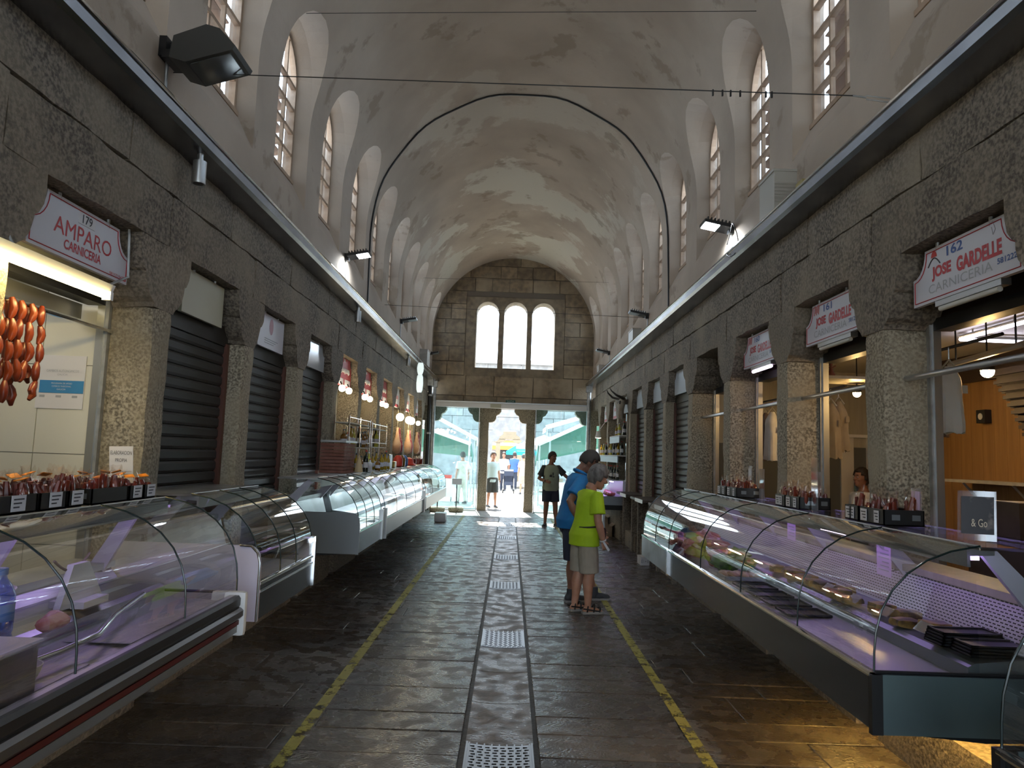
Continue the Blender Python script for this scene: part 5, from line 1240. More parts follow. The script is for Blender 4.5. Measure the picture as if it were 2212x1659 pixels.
MB().tube([(-2.40, 4.6, 4.38), (-2.3, 4.6, 4.36)], .03, 8).build('bracket', m_blackm, t); MB().tube([(-2.43, 4.62, 3.85), (-2.43, 4.62, 4.3)], .012, 8).build('conduit', m_galv, t, True)
def led_flood(s, y, z, lit, lab):
    f = mk(s); t = thing('floodlight', (f(2.43), y, z), lab, 'floodlight')
    pr = [(2.10, .05), (2.10, .085), (2.40, .03), (2.40, -.01)]
    MB().prism([(f(a), z + b) for a, b in pr], y - .12, y + .12).build('housing', m_blackm, t)
    for i in range(7): u = 2.13 + .04 * i; MB().box(*sorted((f(u), f(u + .012))), y - .12, y + .12, z + .08 - .19 * (u - 2.10), z + .115 - .19 * (u - 2.10)).build('fin', m_blackm, t)
    MB().prism([(f(a), z + b) for a, b in [(2.11, .042), (2.11, .05), (2.27, .02), (2.27, .012)]], y - .105, y + .105).build('lens', m_led_on if lit else m_grey, t)
    MB().box(*sorted((f(2.39), f(2.45))), y - .04, y + .04, z - .05, z + .05).build('wall_plate', m_blackm, t); MB().tube([(f(2.435), y, 3.86), (f(2.435), y, z - .04)], .008, 6).build('conduit', m_alu, t, True)
    if lit:
        ld = bpy.data.lights.new('flood_beam', 'SPOT'); ld.energy = 45; ld.color = (.82, .92, 1); ld.spot_size = math.radians(150); ld.spot_blend = .6; ld.shadow_soft_size = .06
        lo = bpy.data.objects.new('flood_beam', ld); COL.objects.link(lo); lo.parent = t; lo.location = (-f(.24), 0, -.0)
        lo.rotation_euler = Vector((f(.35), 0, -1)).to_track_quat('-Z', 'Y').to_euler()
m_led_on = M('led_flood_on', (1, 1, 1), .5, emit=(.85, .93, 1), es=45)
led_flood(-1, 9.95, 4.42, True, 'lit finned LED floodlight on the wall above the shuttered stalls'); led_flood(-1, 15.1, 4.46, False, 'unlit finned LED floodlight above the crimson signs')
led_flood(-1, 19.9, 4.42, False, 'unlit flat floodlight beside the grey box near the gate'); led_flood(1, 7.85, 4.32, True, 'lit finned LED floodlight on the wall beside the louvred box')
led_flood(1, 12.8, 4.30, False, 'unlit LED floodlight beside the cable turnbuckle'); led_flood(1, 17.8, 4.33, False, 'unlit LED floodlight above the wine stall')
for y, lab in ((4.96, 'silver cylinder lamp under the gutter beside the big floodlight'), (10.35, 'silver cylinder lamp under the gutter near the lit LED floodlight'), (15.6, 'silver cylinder lamp under the gutter next to the white light box')):
    t = thing('cylinder_lamp', (-2.31, y, 3.55), lab, 'lamp'); MB().lathe([(.045, 0), (.047, .01), (.047, .165), (.03, .17)], 18, (-2.31, y, 3.56)).build('cylinder', m_alu, t, True)
    MB().lathe([(.036, -.002), (.036, .004)], 16, (-2.31, y, 3.56)).build('lens', m_blackm, t, True); MB().tube([(-2.31, y, 3.725), (-2.31, y, 3.80)], .022, 10).build('stem', m_alu, t, True)
def wallbox(s, y0, y1, z0, z1, d, lab, louv=6, mat=None):
    f = mk(s); t = thing('louvred_box', (f(2.44), (y0 + y1) / 2, z0), lab, 'box')
    MB().box(*sorted((f(2.45 - d), f(2.45))), y0, y1, z0, z1).build('case', mat or m_offw2, t)
    for i in range(louv): z = lerp(z0 + .08, z1 - .1, i / max(1, louv - 1)); MB().add([(f(2.45 - d), y0 - .001, z), (f(2.45), y0 - .001, z), (f(2.45), y0 - .012, z - .018), (f(2.45 - d), y0 - .012, z - .018)], [(0, 1, 2, 3)]).build('louvre', mat or m_offw2, t)
    MB().box(*sorted((f(2.45 - d - .01), f(2.45))), y0 - .008, y1 + .008, z1 - .002, z1 + .02).build('lid', mat or m_offw2, t); MB().box(*sorted((f(2.40), f(2.45))), y0 + .05, y1 - .05, z0 - .05, z0).build('bracket', m_blackm, t)
m_offw2 = M('box_enamel', (.46, .45, .41), .45)
wallbox(1, 6.05, 6.42, 3.93, 4.27, .2, 'beige louvred metal box on the wall over the gutter'); wallbox(1, 13.5, 14.0, 3.92, 4.18, .16, 'small grey metal box over the gutter near the turnbuckle', 3); wallbox(-1, 18.5, 19.1, 3.95, 4.35, .2, 'grey metal box on the wall near the far floodlight', 3); wallbox(1, 18.9, 19.3, 3.9, 4.15, .14, 'small pale box over the wine stall gutter', 2)
o = stone(2.30, 2.42, 5.58, 5.72, 3.90, 4.02, .05, 0, .01, 2).build('yellow_box', M('ochre_box', (.36, .30, .12), .6), None, True); tag(o, 'small ochre box resting on the gutter', 'box')
def wire(pts, r, lab, mat=None, name='cable'):
    o = MB().tube(pts, r, 6).build(name, mat or m_blackm, None, True); return tag(o, lab, 'cable')
L0, R0 = Vector((-2.45, 4.75, 4.28)), Vector((2.05, 4.2, 3.985))
t = thing('tie_cable', L0, 'thin cable across the nave with black pegs and a turnbuckle', 'cable')
MB().tube([L0, R0], .0035, 6).build('wire', m_blackm, t, True)
for px in (1540, 1560, 1577, 1597, 1650, 1662):
    q = (at(px, 225, y=4.3).x + 2.45) / 4.5; c_ = L0.lerp(R0, q); MB().box(c_.x - .005, c_.x + .005, c_.y - .005, c_.y + .005, c_.z - .032, c_.z + .008).build('peg', m_black, t)
E_ = Vector((2.36, 4.16, 3.93)); d_ = E_ - R0
for off in (-.012, .012): MB().tube([R0 + d_ * .25 + Vector((0, 0, off)), R0 + d_ * .7 + Vector((0, 0, off))], .004, 6).build('turnbuckle_bar', m_galv, t)
MB().tube([R0, R0 + d_ * .25], .006, 6).build('turnbuckle_hook', m_galv, t); MB().tube([R0 + d_ * .7, E_, (2.45, 4.15, 3.94)], .006, 6).build('turnbuckle_hook', m_galv, t)
wire([(-2.28, 7.0, 6.2), (2.28, 6.6, 6.13)], .003, 'hair-thin cable spanning the vault between two window hoods'); wire([(-2.40, 12.9, 4.36), (0, 12.8, 4.30), (2.1, 12.7, 4.25), (2.44, 12.68, 4.24)], .004, 'thin cable across the nave below the unlit floodlights'); wire([(-2.30, 17.4, 6.0), (2.30, 17.2, 6.0)], .003, 'hair-thin cable across the far end of the vault')
pts = [(-2.44, 11.6, 3.88), (-2.44, 11.55, 4.6)] + [(-2.435 * math.cos(PI * i / 40), 11.5 - .35 * i / 40 + .03 * math.sin(i), ZS + 2.435 * math.sin(PI * i / 40)) for i in range(41)] + [(2.44, 11.12, 4.6), (2.44, 11.08, 3.88)]
wire(pts, .014, 'dark cable fixed in a full arch around the vault')
wire([(2.22 + .02 * math.sin(a * 2), 7.15 + .17 * math.cos(a), 3.98 + .17 * math.sin(a)) for a in [2 * PI * i / 24 for i in range(22)]] + [(2.3, 7.5, 3.9)], .005, 'loose loop of black wire curling over the gutter')
t = thing('light_box', (-2.2, 16.4, 3.05), 'white rounded hanging light box sign under the gutter', 'sign')
for z0, z1 in ((3.05, 3.46), (3.47, 3.74)):
    MB().rings([(-2.14, 16.4, z0, .05, .03), (-2.14, 16.4, z0 + .06, .07, .04), (-2.14, 16.4, (z0 + z1) / 2, .08, .04), (-2.14, 16.4, z1 - .05, .07, .04), (-2.14, 16.4, z1, .05, .03)], 16).build('panel', M('light_box_white', (.8, .9, .9), .5, emit=(.85, 1, 1), es=.55), t, True)
MB().tube([(-2.14, 16.4, 3.7), (-2.24, 16.4, 3.9)], .01, 6).build('hook', m_galv, t)
# ================================================================== people
def hand(mb, wrist, dirv, palm_n, curl=.5, k=1.0, thumb_side=1):
    """palm with five bent fingers"""
    d = Vector(dirv).normalized(); n = Vector(palm_n); n = (n - d * n.dot(d)).normalized(); l = n.cross(d) * thumb_side
    w = Vector(wrist); c = w + d * .045 * k
    rot = Matrix((d, l, n)).transposed()
    mb.ell(c, (.052 * k, .040 * k, .016 * k), 12, 8, rot)
    for i, (o, L, r) in enumerate(((.030, .070, .0085), (.010, .078, .009), (-.011, .072, .0085), (-.030, .056, .0075))):
        p = w + d * .085 * k + l * o * k; a = d; pts = [p - d * .02 * k, p]
        for q in range(3):
            a = (Matrix.Rotation(curl * (.5 + .3 * q), 3, d.cross(n)) @ a).normalized(); p = p + a * L / 3 * k; pts.append(p)
        mb.tube(pts, [r * k, r * k, r * .95 * k, r * .9 * k, r * .7 * k], 8)
    p = w + d * .02 * k + l * .03 * k; a = (d + l * .9 + n * .3).normalized(); p2 = p + a * .04 * k; p3 = p2 + (d + l * .2 + n * .4).normalized() * .035 * k
    mb.tube([p, p2, p3], [.012 * k, .010 * k, .008 * k], 8)
def human(label, loc, yaw, H, lean=0.0, headp=0.0, heady=0.0, feet=((.0, .1, 0), (.0, -.1, 0)), arms=None, skin=None, shirt=None, sleeve=None, shorts=None, hair=None, hairlong=0.0,
          shoes='shoe', belly=0.0, hem=.80, flare=0.0, short_len=.50, vox=.0075, curl=.5, bust=0.0, cat='person', trousers=False, group=None, bald=False, lw=1.0, hs=1.03):
    k = H / 1.7; P0 = thing('person', loc, label, cat, group); P0.rotation_euler = (0, 0, yaw)
    MW = Matrix.Translation(Vector(loc)) @ Matrix.Rotation(yaw, 4, 'Z'); INV = MW.inverted()
    def add(name, me, mat, par=None): # meshes made in the person's own frame
        o = bpy.data.objects.new(name, me); COL.objects.link(o); o.parent = par or P0; me.materials.clear(); me.materials.append(mat); return o
    piv = Vector((0, 0, .92 * k)); TL = Matrix.Translation(piv) @ Matrix.Rotation(lean, 4, 'Y') @ Matrix.Translation(-piv)
    TL2 = TL @ Matrix.Translation(Vector((0, 0, 1.2 * k))) @ Matrix.Rotation(lean * .7, 4, 'Y') @ Matrix.Translation(Vector((0, 0, -1.2 * k)))
    def up(p):
        p = Vector(p); w = max(0, min(1, (p.z / k - .92) / .25)); w2 = max(0, min(1, (p.z / k - 1.15) / .2))
        return p.lerp(TL @ p, w) if w2 == 0 else (TL @ p).lerp(TL2 @ p, w2)
    tors = [(0, .78, .07, .12), (0, .84, .11, .165), (-.01, .92, .118, .175), (.0, 1.00, .11, .16), (.0, 1.08, .105, .15), (.0, 1.18, .11, .158), (.0, 1.28, .115, .175), (-.005, 1.36, .10, .185), (-.01, 1.41, .078, .165), (-.01, 1.445, .06, .11), (-.005, 1.475, .052, .06), (.0, 1.52, .05, .052), (.005, 1.56, .05, .05)]
    def torso(pad, z0=.0, z1=9, fl=0.0):
        mb = MB(); rg = []
        for cx, z, a, b in tors:
            if z < z0 - .001 or z > z1: continue
            bl = belly * math.exp(-((z - 1.04) / .12) ** 2); bs = bust * math.exp(-((z - 1.25) / .06) ** 2); e = fl * max(0, (1.06 - z)) 
            rg.append(((cx + bl * .5 + bs * .5) * k, 0, z * k, (a + bl * .5 + bs * .5 + e + pad) * k, (b + pad + e + bl * .3) * k))
        if z0 > .78:
            c0 = rg[0]; rg.insert(0, (c0[0], 0, z0 * k - .001, c0[3] + .004, c0[4] + .004))
        mb.rings(rg, 24); mb.v = [tuple(up(v)) for v in mb.v]; return mb
    sh = [up((-.01 * k, s * .165 * k, 1.385 * k)) for s in (1, -1)]
    if arms is None: arms = [((-.02, .06, -.28), (.03, .08, -.53)), ((-.02, -.06, -.28), (.03, -.08, -.53))]
    body = torso(0.0)
    el = []; wr = []
    for i in range(2):
        e_ = sh[i] + Vector(arms[i][0]) * k; w_ = sh[i] + Vector(arms[i][1]) * k; el.append(e_); wr.append(w_)
        body.tube([sh[i] + Vector((0, (-.05, .05)[i] * k, 0)), sh[i], sh[i].lerp(e_, .5), e_, e_.lerp(w_, .3), e_.lerp(w_, .7), w_], [.05 * k, .052 * k * lw, .044 * k * lw, .037 * k * lw, .039 * k * lw, .031 * k * lw, .025 * k * (1 + lw) / 2], 12)
        d = (w_ - e_).normalized(); inward = Vector((.15, (-1, 1)[i], .0))
        hand(body, w_ - d * .01, d, inward, curl, k * .95, (1, -1)[i])
    kn = []; an = []
    for i, (fx, fy, fyaw) in enumerate(feet):
        hp = Vector((0, (.088, -.088)[i] * k, .86 * k)); ank = Vector((fx, fy, .085 * k)); kk = hp.lerp(ank, .50) + Vector((.02 * k + abs(fx) * .08, 0, 0)); kn.append(kk); an.append(ank)
        body.tube([hp, hp.lerp(kk, .5), kk, kk.lerp(ank, .3) + Vector((-.012 * k, 0, 0)), kk.lerp(ank, .75), ank, ank - Vector((0, 0, .05))], [.088 * k, .076 * k * lw, .055 * k * lw, .054 * k * lw, .037 * k * lw, .034 * k * (1 + lw) / 2, .036 * k], 14)
        fd = Vector((math.cos(fyaw), math.sin(fyaw), 0)); rt = Matrix.Rotation(fyaw, 3, 'Z')
        body.ell(ank + Vector((0, 0, -.045 * k)) - fd * .02 * k, (.045 * k, .034 * k, .042 * k), 12, 8, rt); body.ell(ank + fd * .07 * k + Vector((0, 0, -.05 * k)), (.085 * k, .038 * k, .035 * k), 12, 8, rt); body.ell(ank + fd * .14 * k + Vector((0, 0, -.06 * k)), (.05 * k, .04 * k, .022 * k), 12, 8, rt)
    # head
    nb = up((0, 0, 1.54 * k)); HR = Matrix.Rotation(heady, 4, 'Z') @ Matrix.Rotation(lean * 1.2 + headp, 4, 'Y'); HM = Matrix.Translation(nb) @ HR @ Matrix.Translation(Vector((.025 * k, 0, .085 * k))) @ Matrix.Scale(k * hs, 4)
    n0 = len(body.v)
    body.ell((0, 0, .018), (.096, .076, .108), 18, 12); body.ell((.028, 0, -.05), (.066, .058, .07), 14, 10); body.ell((.070, 0, -.088), (.028, .032, .022), 10, 8)
    body.add(*(lambda q: (q.v, q.f))(MB().tube([(.09, 0, .03), (.112, 0, -.018), (.098, 0, -.028)], [.009, .015, .010], 8)))
    body.ell((.082, 0, .034), (.016, .048, .011), 10, 6); body.ell((.088, 0, -.055), (.013, .023, .010), 10, 6)
    for s in (-1, 1): body.ell((-.005, s * .077, -.008), (.02, .011, .032), 10, 8); body.ell((.066, s * .04, -.02), (.025, .022, .02), 10, 6)
    body.tube([(0, 0, -.02), (-.02, 0, -.09), (-.03, 0, -.15)], [.056, .053, .055], 12)
    body.xf(HM, n0)
    add('body', remesh(body, vox, 'body', 3), skin)
    for s in (-1, 1):
        e = MB().ell((.0885, s * .032, .012), (.008, .014, .007), 8, 6); e.xf(HM); add('eye', e.mesh('eye', True), m_paper)
        e = MB().ell((.0955, s * .032, .012), (.003, .006, .006), 8, 6); e.xf(HM); add('iris', e.mesh('iris', True), m_horn)
        e = MB().tube([(.094, s * .015, .036), (.097, s * .033, .042), (.086, s * .052, .036)], [.004, .005, .003], 6); e.xf(HM); add('eyebrow', e.mesh('eyebrow', True), hair)
    e = MB().ell((.0985, 0, -.055), (.005, .021, .006), 8, 6); e.xf(HM); add('lips', e.mesh('lips', True), M('lips', (.30, .09, .075), .5))
    hm = MB(); n, m = 28, 18; vs = []; fs = []
    for i in range(m + 1):
        th = PI * i / m
        for j in range(n):
            ph = 2 * PI * j / n; d = Vector((math.sin(th) * math.cos(ph), math.sin(th) * math.sin(ph), math.cos(th)))
            r = 1.06 + (.0 if bald else .05) + .035 * noise.noise(d * 5 + Vector((H * 9, 0, 0))) + .02 * noise.noise(d * 14)
            vs.append(Vector((d.x * .098 * r - .004, d.y * .080 * r, d.z * .112 * r + .018)))
    for i in range(m):
        for j in range(n):
            q = [i * n + j, (i + 1) * n + j, (i + 1) * n + (j + 1) % n, i * n + (j + 1) % n]; c_ = sum((vs[a] for a in q), Vector()) / 4
            if c_.x > .055 and c_.z < .075: continue
            if c_.x > .02 and c_.z < .045 - hairlong * .4: continue
            if c_.z < -.045 - hairlong or (c_.z < -.01 - hairlong * .6 and c_.x > -.02): continue
            fs.append(tuple(q))
    hm.add(vs, fs); hm.xf(HM); ho = add('hair', hm.mesh('hair', True), hair); solidify(ho, .016 * k)
    # clothes
    if shirt:
        sb = torso(.022, hem, 1.46, flare)
        if sleeve is None: sleeve = shirt; join = True
        else: join = False
        slv = MB()
        for i in range(2):
            c_ = Vector((0, (-.03, .03)[i] * k, .0)); (sb if join else slv).tube([sh[i] + c_ * 2.2 + Vector((0, 0, .0)), sh[i] + Vector((0, 0, .004)), sh[i].lerp(el[i], .4), sh[i].lerp(el[i], .74)], [.06 * k, .072 * k * (1 + lw) / 2, .070 * k * lw, .076 * k * lw], 14)
        so = add('shirt', remesh(sb, vox * 1.2, 'shirt', 2), shirt)
        if not join:
            h = len(slv.v) // 2; nf = len(slv.f) // 2
            for q in range(2):
                one = MB(); one.v = slv.v[q * h:(q + 1) * h]; one.f = [tuple(i - q * h for i in g_) for g_ in slv.f[q * nf:(q + 1) * nf]]; add('sleeve', remesh(one, vox * 1.2, 'sleeve', 2), sleeve)
    if shorts:
        sb = MB(); rg = [(0, 0, z * k, (a + .016) * k, (b + .016) * k) for _, z, a, b in tors if .78 <= z <= 1.01]; rg[0] = (0, 0, .77 * k, .10 * k, .16 * k); sb.rings(rg, 24)
        for i in range(2):
            hp = Vector((0, (.088, -.088)[i] * k, .88 * k)); full = (hp.z - short_len * k); t_ = 1.0
            if trousers: pts = [hp, kn[i], an[i] + Vector((0, 0, .0))]; rr = [.10 * k, .078 * k, .065 * k]
            else:
                e_ = kn[i] if short_len <= .5 else hp.lerp(kn[i], (hp.z - short_len * k) / (hp.z - kn[i].z)); pts = [hp, hp.lerp(e_, .5), e_]; rr = [.112 * k, .108 * k * (1 + lw) / 2, .104 * k * (1 + lw) / 2]
            sb.tube(pts, rr, 16)
        add('trousers' if trousers else 'shorts', remesh(sb, vox * 1.2, 'shorts', 2), shorts)
    for i, (fx, fy, fyaw) in enumerate(feet):
        fd = Vector((math.cos(fyaw), math.sin(fyaw), 0)); rt = Matrix.Rotation(fyaw, 3, 'Z'); ank = an[i]
        so = MB(); lat = Vector((-fd.y, fd.x, 0)); g = Vector((ank.x, ank.y, 0)); out = []
        for (a, w) in ((-.07, .028), (-.055, .042), (0, .042), (.06, .042), (.11, .052), (.16, .048), (.19, .03)): out.append((a, w))
        poly = [g + fd * a * k + lat * w * k for a, w in out] + [g + fd * a * k - lat * w * k for a, w in out[::-1]]
        nn = len(poly); so.add([p for p in poly] + [p + Vector((0, 0, .026)) for p in poly], [tuple(range(nn))[::-1], tuple(range(nn, 2 * nn))] + [(j, (j + 1) % nn, nn + (j + 1) % nn, nn + j) for j in range(nn)])
        if shoes == 'sandal':
            add('sandal_sole', so.mesh('sole'), m_sole); st = MB()
            for a, zz, w in ((.13, .05, .05), (.06, .085, .045), (-.02, .10, .042)):
                st.tube([g + fd * (a + .02 * math.sin(q)) * k + lat * (w * math.cos(q)) * k + Vector((0, 0, .02 + (zz) * math.sin(q) * k)) for q in [PI * j / 10 for j in range(11)]], .009, 6)
            st.tube([g + fd * (.13 - .20 * q) * k + lat * .046 * k + Vector((0, 0, .03 + .03 * q)) for q in (0, .5, 1)], .008, 6); st.tube([g + fd * (.13 - .20 * q) * k - lat * .046 * k + Vector((0, 0, .03 + .03 * q)) for q in (0, .5, 1)], .008, 6)
            add('sandal_strap', st.mesh('strap', True), m_blackm)
        else:
            sm = MB(); sm.ell(ank + Vector((0, 0, -.035 * k)) - fd * .015 * k, (.06 * k, .046 * k, .055 * k), 14, 10, rt); sm.ell(ank + fd * .06 * k + Vector((0, 0, -.045 * k)), (.10 * k, .048 * k, .042 * k), 14, 10, rt); sm.ell(ank + fd * .135 * k + Vector((0, 0, -.052 * k)), (.06 * k, .05 * k, .034 * k), 14, 10, rt)
            if shoes == 'boot': sm.tube([ank + Vector((0, 0, -.02)), ank + Vector((0, 0, .07))], [.048 * k, .046 * k], 14)
            add('shoe', remesh(sm, .009, 'shoe', 2), m_shoe); add('shoe_sole', so.mesh('sole'), m_sole)
    return P0, add, dict(sh=sh, el=el, wr=wr, up=up, HM=HM, k=k)

# woman in lime, turned to the counters on the right, looking down
w, wadd, J = human('person in a lime green t-shirt and khaki shorts with grey hair, looking down', (.86, 8.02, 0), math.radians(22), 1.57, lean=.13, headp=.25, heady=-.1,
      feet=((-.06, .075, .1), (.02, -.085, -.15)), arms=[((.10, .03, -.27), (.24, -.02, -.46)), ((.0, -.05, -.29), (.09, -.03, -.54))], skin=m_skin, shirt=m_lime, shorts=m_khaki, hair=m_hairg, hairlong=.045, shoes='sandal', belly=.035, hem=.79, flare=.16, bust=.03, curl=.75, lw=1.26, hs=1.18)
st = MB(); k = J['k']
st.tube([J['up']((.02 * k + .150 * k * math.cos(a), .203 * k * math.sin(a), (1.02 + .02 * math.cos(a)) * k)) for a in [2 * PI * i / 24 for i in range(25)]], .010, 6, False); wadd('belt_strap', st.mesh('strap', True), m_black)
bg = stone(.13, .20, -.16, -.02, .80, .93, .03, 0, .025, 1); wadd('belt_bag', bg.mesh('belt_bag', True), M('bag_maroon', (.05, .02, .022), .6))
pp = thing('folded_paper', (0, 0, 0), 'folded white paper held in the hand of the person in lime', 'paper')
wp = w.matrix_world if False else (Matrix.Translation(Vector((.86, 8.02, 0))) @ Matrix.Rotation(math.radians(22), 4, 'Z')); hp_ = wp @ (J['wr'][1] + Vector((.03, -.03, -.05)))
pp.location = hp_; MB().add([hp_ + Vector(q) for q in ((-.05, -.01, .05), (-.03, -.015, .06), (.03, -.005, -.03), (.01, 0, -.045), (-.05, -.004, .05), (-.03, -.009, .06), (.03, .001, -.03), (.01, .006, -.045))], [(0, 1, 2, 3), (7, 6, 5, 4), (0, 4, 5, 1), (1, 5, 6, 2), (2, 6, 7, 3), (3, 7, 4, 0)]).build('sheet', m_paper, pp)
bp = MB().lathe([(.033, -.008), (.036, 0), (.033, .008)], 14); dd = (J['wr'][1] - J['el'][1]).normalized(); bp.xf(Matrix.Translation(J['wr'][1] - dd * .02) @ dd.to_track_quat('Z', 'Y').to_matrix().to_4x4()); wadd('bracelet', bp.mesh('bracelet', True), m_paper)
# man in blue, just beyond her
w, wadd, J = human('person in a blue polo shirt bent forward behind the person in lime', (.75, 8.62, 0), math.radians(15), 1.76, lean=.17, headp=.40, heady=-.15,
      feet=((.33, .0, -.1), (.0, -.09, .1)), arms=[((.02, .03, -.28), (.22, -.06, -.36)), ((-.19, -.09, -.24), (-.06, -.11, -.48))], skin=m_skin2, shirt=m_bluec, shorts=m_navy, hair=M('hair_short', (.045, .036, .03), .7), hairlong=-.01, shoes='boot', belly=.05, hem=.82, flare=.06, bald=True, short_len=.50, lw=1.18, hs=1.10)
cl = MB(); k = J['k']; cl.tube([J['up']((-.012 * k + .075 * k * math.cos(a), .085 * k * math.sin(a), (1.47 + .012 * math.cos(a + PI)) * k)) for a in [2 * PI * i / 16 for i in range(17)]], .018, 8, False); wadd('collar', cl.mesh('collar', True), m_bluec)
# man in mint shirt facing the camera by the gate
w, wadd, J = human('person in a mint and charcoal t-shirt and dark shorts standing by the gate', (1.02, 17.3, 0), math.radians(-82), 1.73, lean=.0, headp=.08, heady=.55,
      feet=((.06, .14, .35), (.02, -.12, -.35)), arms=[((.02, .20, -.20), (.14, .34, -.30)), ((-.02, -.12, -.27), (.20, .02, -.32))], skin=m_skin2, shirt=m_mint, sleeve=m_char, shorts=m_navy, hair=m_haird, shoes='shoe', belly=.03, hem=.84, flare=.05, short_len=.58, lw=1.08)
k = J['k']; MB_ = MB()
for (y, z, a, b) in ((.02, 1.24, .010, .035), (-.035, 1.19, .03, .02), (-.03, 1.22, .02, .006), (.03, 1.175, .02, .012)): MB_.cbox(((.150) * k, y * k, z * k), (.012, a * 2, b * 2))
wadd('chest_print', MB_.mesh('print'), m_char)
for s in (-1, 1): wadd('side_panel', stone(-.07 * k, .07 * k, s * .178 * k - .012, s * .178 * k + .012, .86 * k, 1.2 * k, .05, 0, .01, 1).mesh('side_panel', True), m_char)
bp = MB().lathe([(.03, -.014), (.033, 0), (.03, .014)], 14); dd = (J['wr'][1] - J['el'][1]).normalized(); bp.xf(Matrix.Translation(J['wr'][1] - dd * .03) @ dd.to_track_quat('Z', 'Y').to_matrix().to_4x4()); wadd('wristband', bp.mesh('wristband', True), m_black)
# shopkeeper glimpsed in the shop doorway
fp = at(1864, 1030, y=9.2)
human('shopkeeper in white glimpsed behind the pillar in the doorway of the wooden shop', (fp.x, 9.2, 0), math.radians(195), 1.62, skin=m_skin2, shirt=m_apron, shorts=m_char, trousers=True, hair=m_haird, hairlong=.04, vox=.012, cat='person')
# ================================================================== the sunlit street beyond the gate
st_ = MB().box(-30, 30, 21.9, 90, -.25, -.02).build('floor_street', m_asph); struct(st_)
st2 = MB().box(-30, 30, -40, YBACK - .0, -.25, -.02).build('floor_yard', m_asph); struct(st2)
# the opposite hall: granite front with a corbelled gateway, seen through to the next one
fw = sroot('wall_street'); YF = 40.0
gx0, gx1 = -1.0, .95
for a, b in ((-9, gx0), (gx1, 9)): MB().box(a, b, YF, YF + .6, 0, 3.0).build('pier', m_fac, fw)
def corb(x, s): return MB().prism([(x, 2.35), (x + s * .25, 2.4), (x + s * .38, 2.55), (x + s * .40, 2.66), (x + s * .60, 2.8), (x + s * .62, 3.02), (x, 3.02)], YF, YF + .6)
corb(gx0, 1).build('corbel', m_fac, fw); corb(gx1, -1).build('corbel', m_fac, fw)
for j in range(5):
    x = -9.0 + (j % 2) * .6
    while x < 9:
        w_ = 1.9; MB().box(x + .01, x + w_ - .01, YF - .02 * (j % 2), YF + .6, 3.02 + j * .75, 3.02 + (j + 1) * .75 - .02).build('ashlar_block', m_fac, fw); x += w_
MB().box(-9.2, 9.2, YF - .25, YF + .6, 6.75, 7.0).build('cornice', m_fac, fw)
MB().box(-1.2, 1.2, YF + 5, YF + 5.4, 2.62, 3.1).build('inner_lintel', m_granite_p, fw)
for x in (-.75, .62): 
    MB().box(x - .14, x + .14, YF + 5, YF + 5.3, 0, 2.4).build('inner_post', m_granite_p, fw); MB().prism([(x - .45, 2.64), (x - .42, 2.5), (x - .2, 2.38), (x + .2, 2.38), (x + .42, 2.5), (x + .45, 2.64)], YF + 5, YF + 5.3).build('inner_capital', m_granite_p, fw)
t = thing('orange_awning', (0, 52, 2.3), 'orange shop awning seen through the opposite gateway', 'awning')
MB().prism([(51.5, 2.0), (51.5, 2.3), (53, 2.7), (53, 2.6)], -1.5, 1.5, 'x').build('cloth', m_awno, t); MB().box(-1.6, 1.6, 53, 53.3, 0, 3.4).build('shop_wall', m_fac, t); MB().box(-.7, .5, 52.9, 53.0, .6, 2.0).build('shop_window', m_dark, t)
# awnings of the street stalls on either side
def awning(pts, th, mat, lab, posts):
    a = Vector(pts[0]); t = thing('awning', a, lab, 'awning'); n = (Vector(pts[1]) - a).cross(Vector(pts[3]) - a).normalized() * th
    MB().add([Vector(p) for p in pts] + [Vector(p) + n for p in pts], [(0, 1, 2, 3), (7, 6, 5, 4), (0, 4, 5, 1), (1, 5, 6, 2), (2, 6, 7, 3), (3, 7, 4, 0)]).build('canvas', mat, t)
    e0, e1 = Vector(pts[0]), Vector(pts[1]); MB().add([e0, e1, e1 - Vector((0, 0, .22)), e0 - Vector((0, 0, .22))], [(0, 1, 2, 3)]).build('valance', mat, t)
    MB().tube([pts[0], pts[3]], .06, 8).build('edge_tube', m_awnw, t, True)
    for p in posts: MB().tube([(p[0], p[1], 0), p], .03, 8).build('post', m_galv, t)
awning([(.95, 24, 2.05), (.95, 26.5, 1.5), (3.9, 26.5, 2.2), (3.9, 24, 3.5)], .04, m_awng, 'big green market awning sloping over the street on the wine stall side', [(1.0, 24.05, 2.05), (1.0, 26.45, 1.5), (3.8, 24.1, 3.40)])
awning([(-1.35, 24.6, 2.0), (-1.35, 26.6, 1.55), (-4.2, 26.6, 1.75), (-4.2, 24.6, 2.9)], .04, m_awng, 'green market awning over the street on the crowded counter side', [(-1.4, 24.65, 2.0), (-1.4, 26.55, 1.55), (-4.1, 24.7, 2.85)])
awning([(-1.1, 23.6, 2.15), (-1.1, 24.5, 2.15), (-3.3, 24.5, 3.25), (-3.3, 23.6, 3.25)], .05, m_awnw, 'white canvas canopy above the green awning', [(-1.15, 23.7, 2.15), (-3.2, 23.7, 3.2)])
awning([(1.5, 30, 2.9), (1.5, 33, 2.9), (3.4, 33, 3.5), (3.4, 30, 3.5)], .05, m_awnw, 'small white canopy behind the big green awning', [(1.55, 30.1, 2.9), (3.3, 30.1, 3.45)])
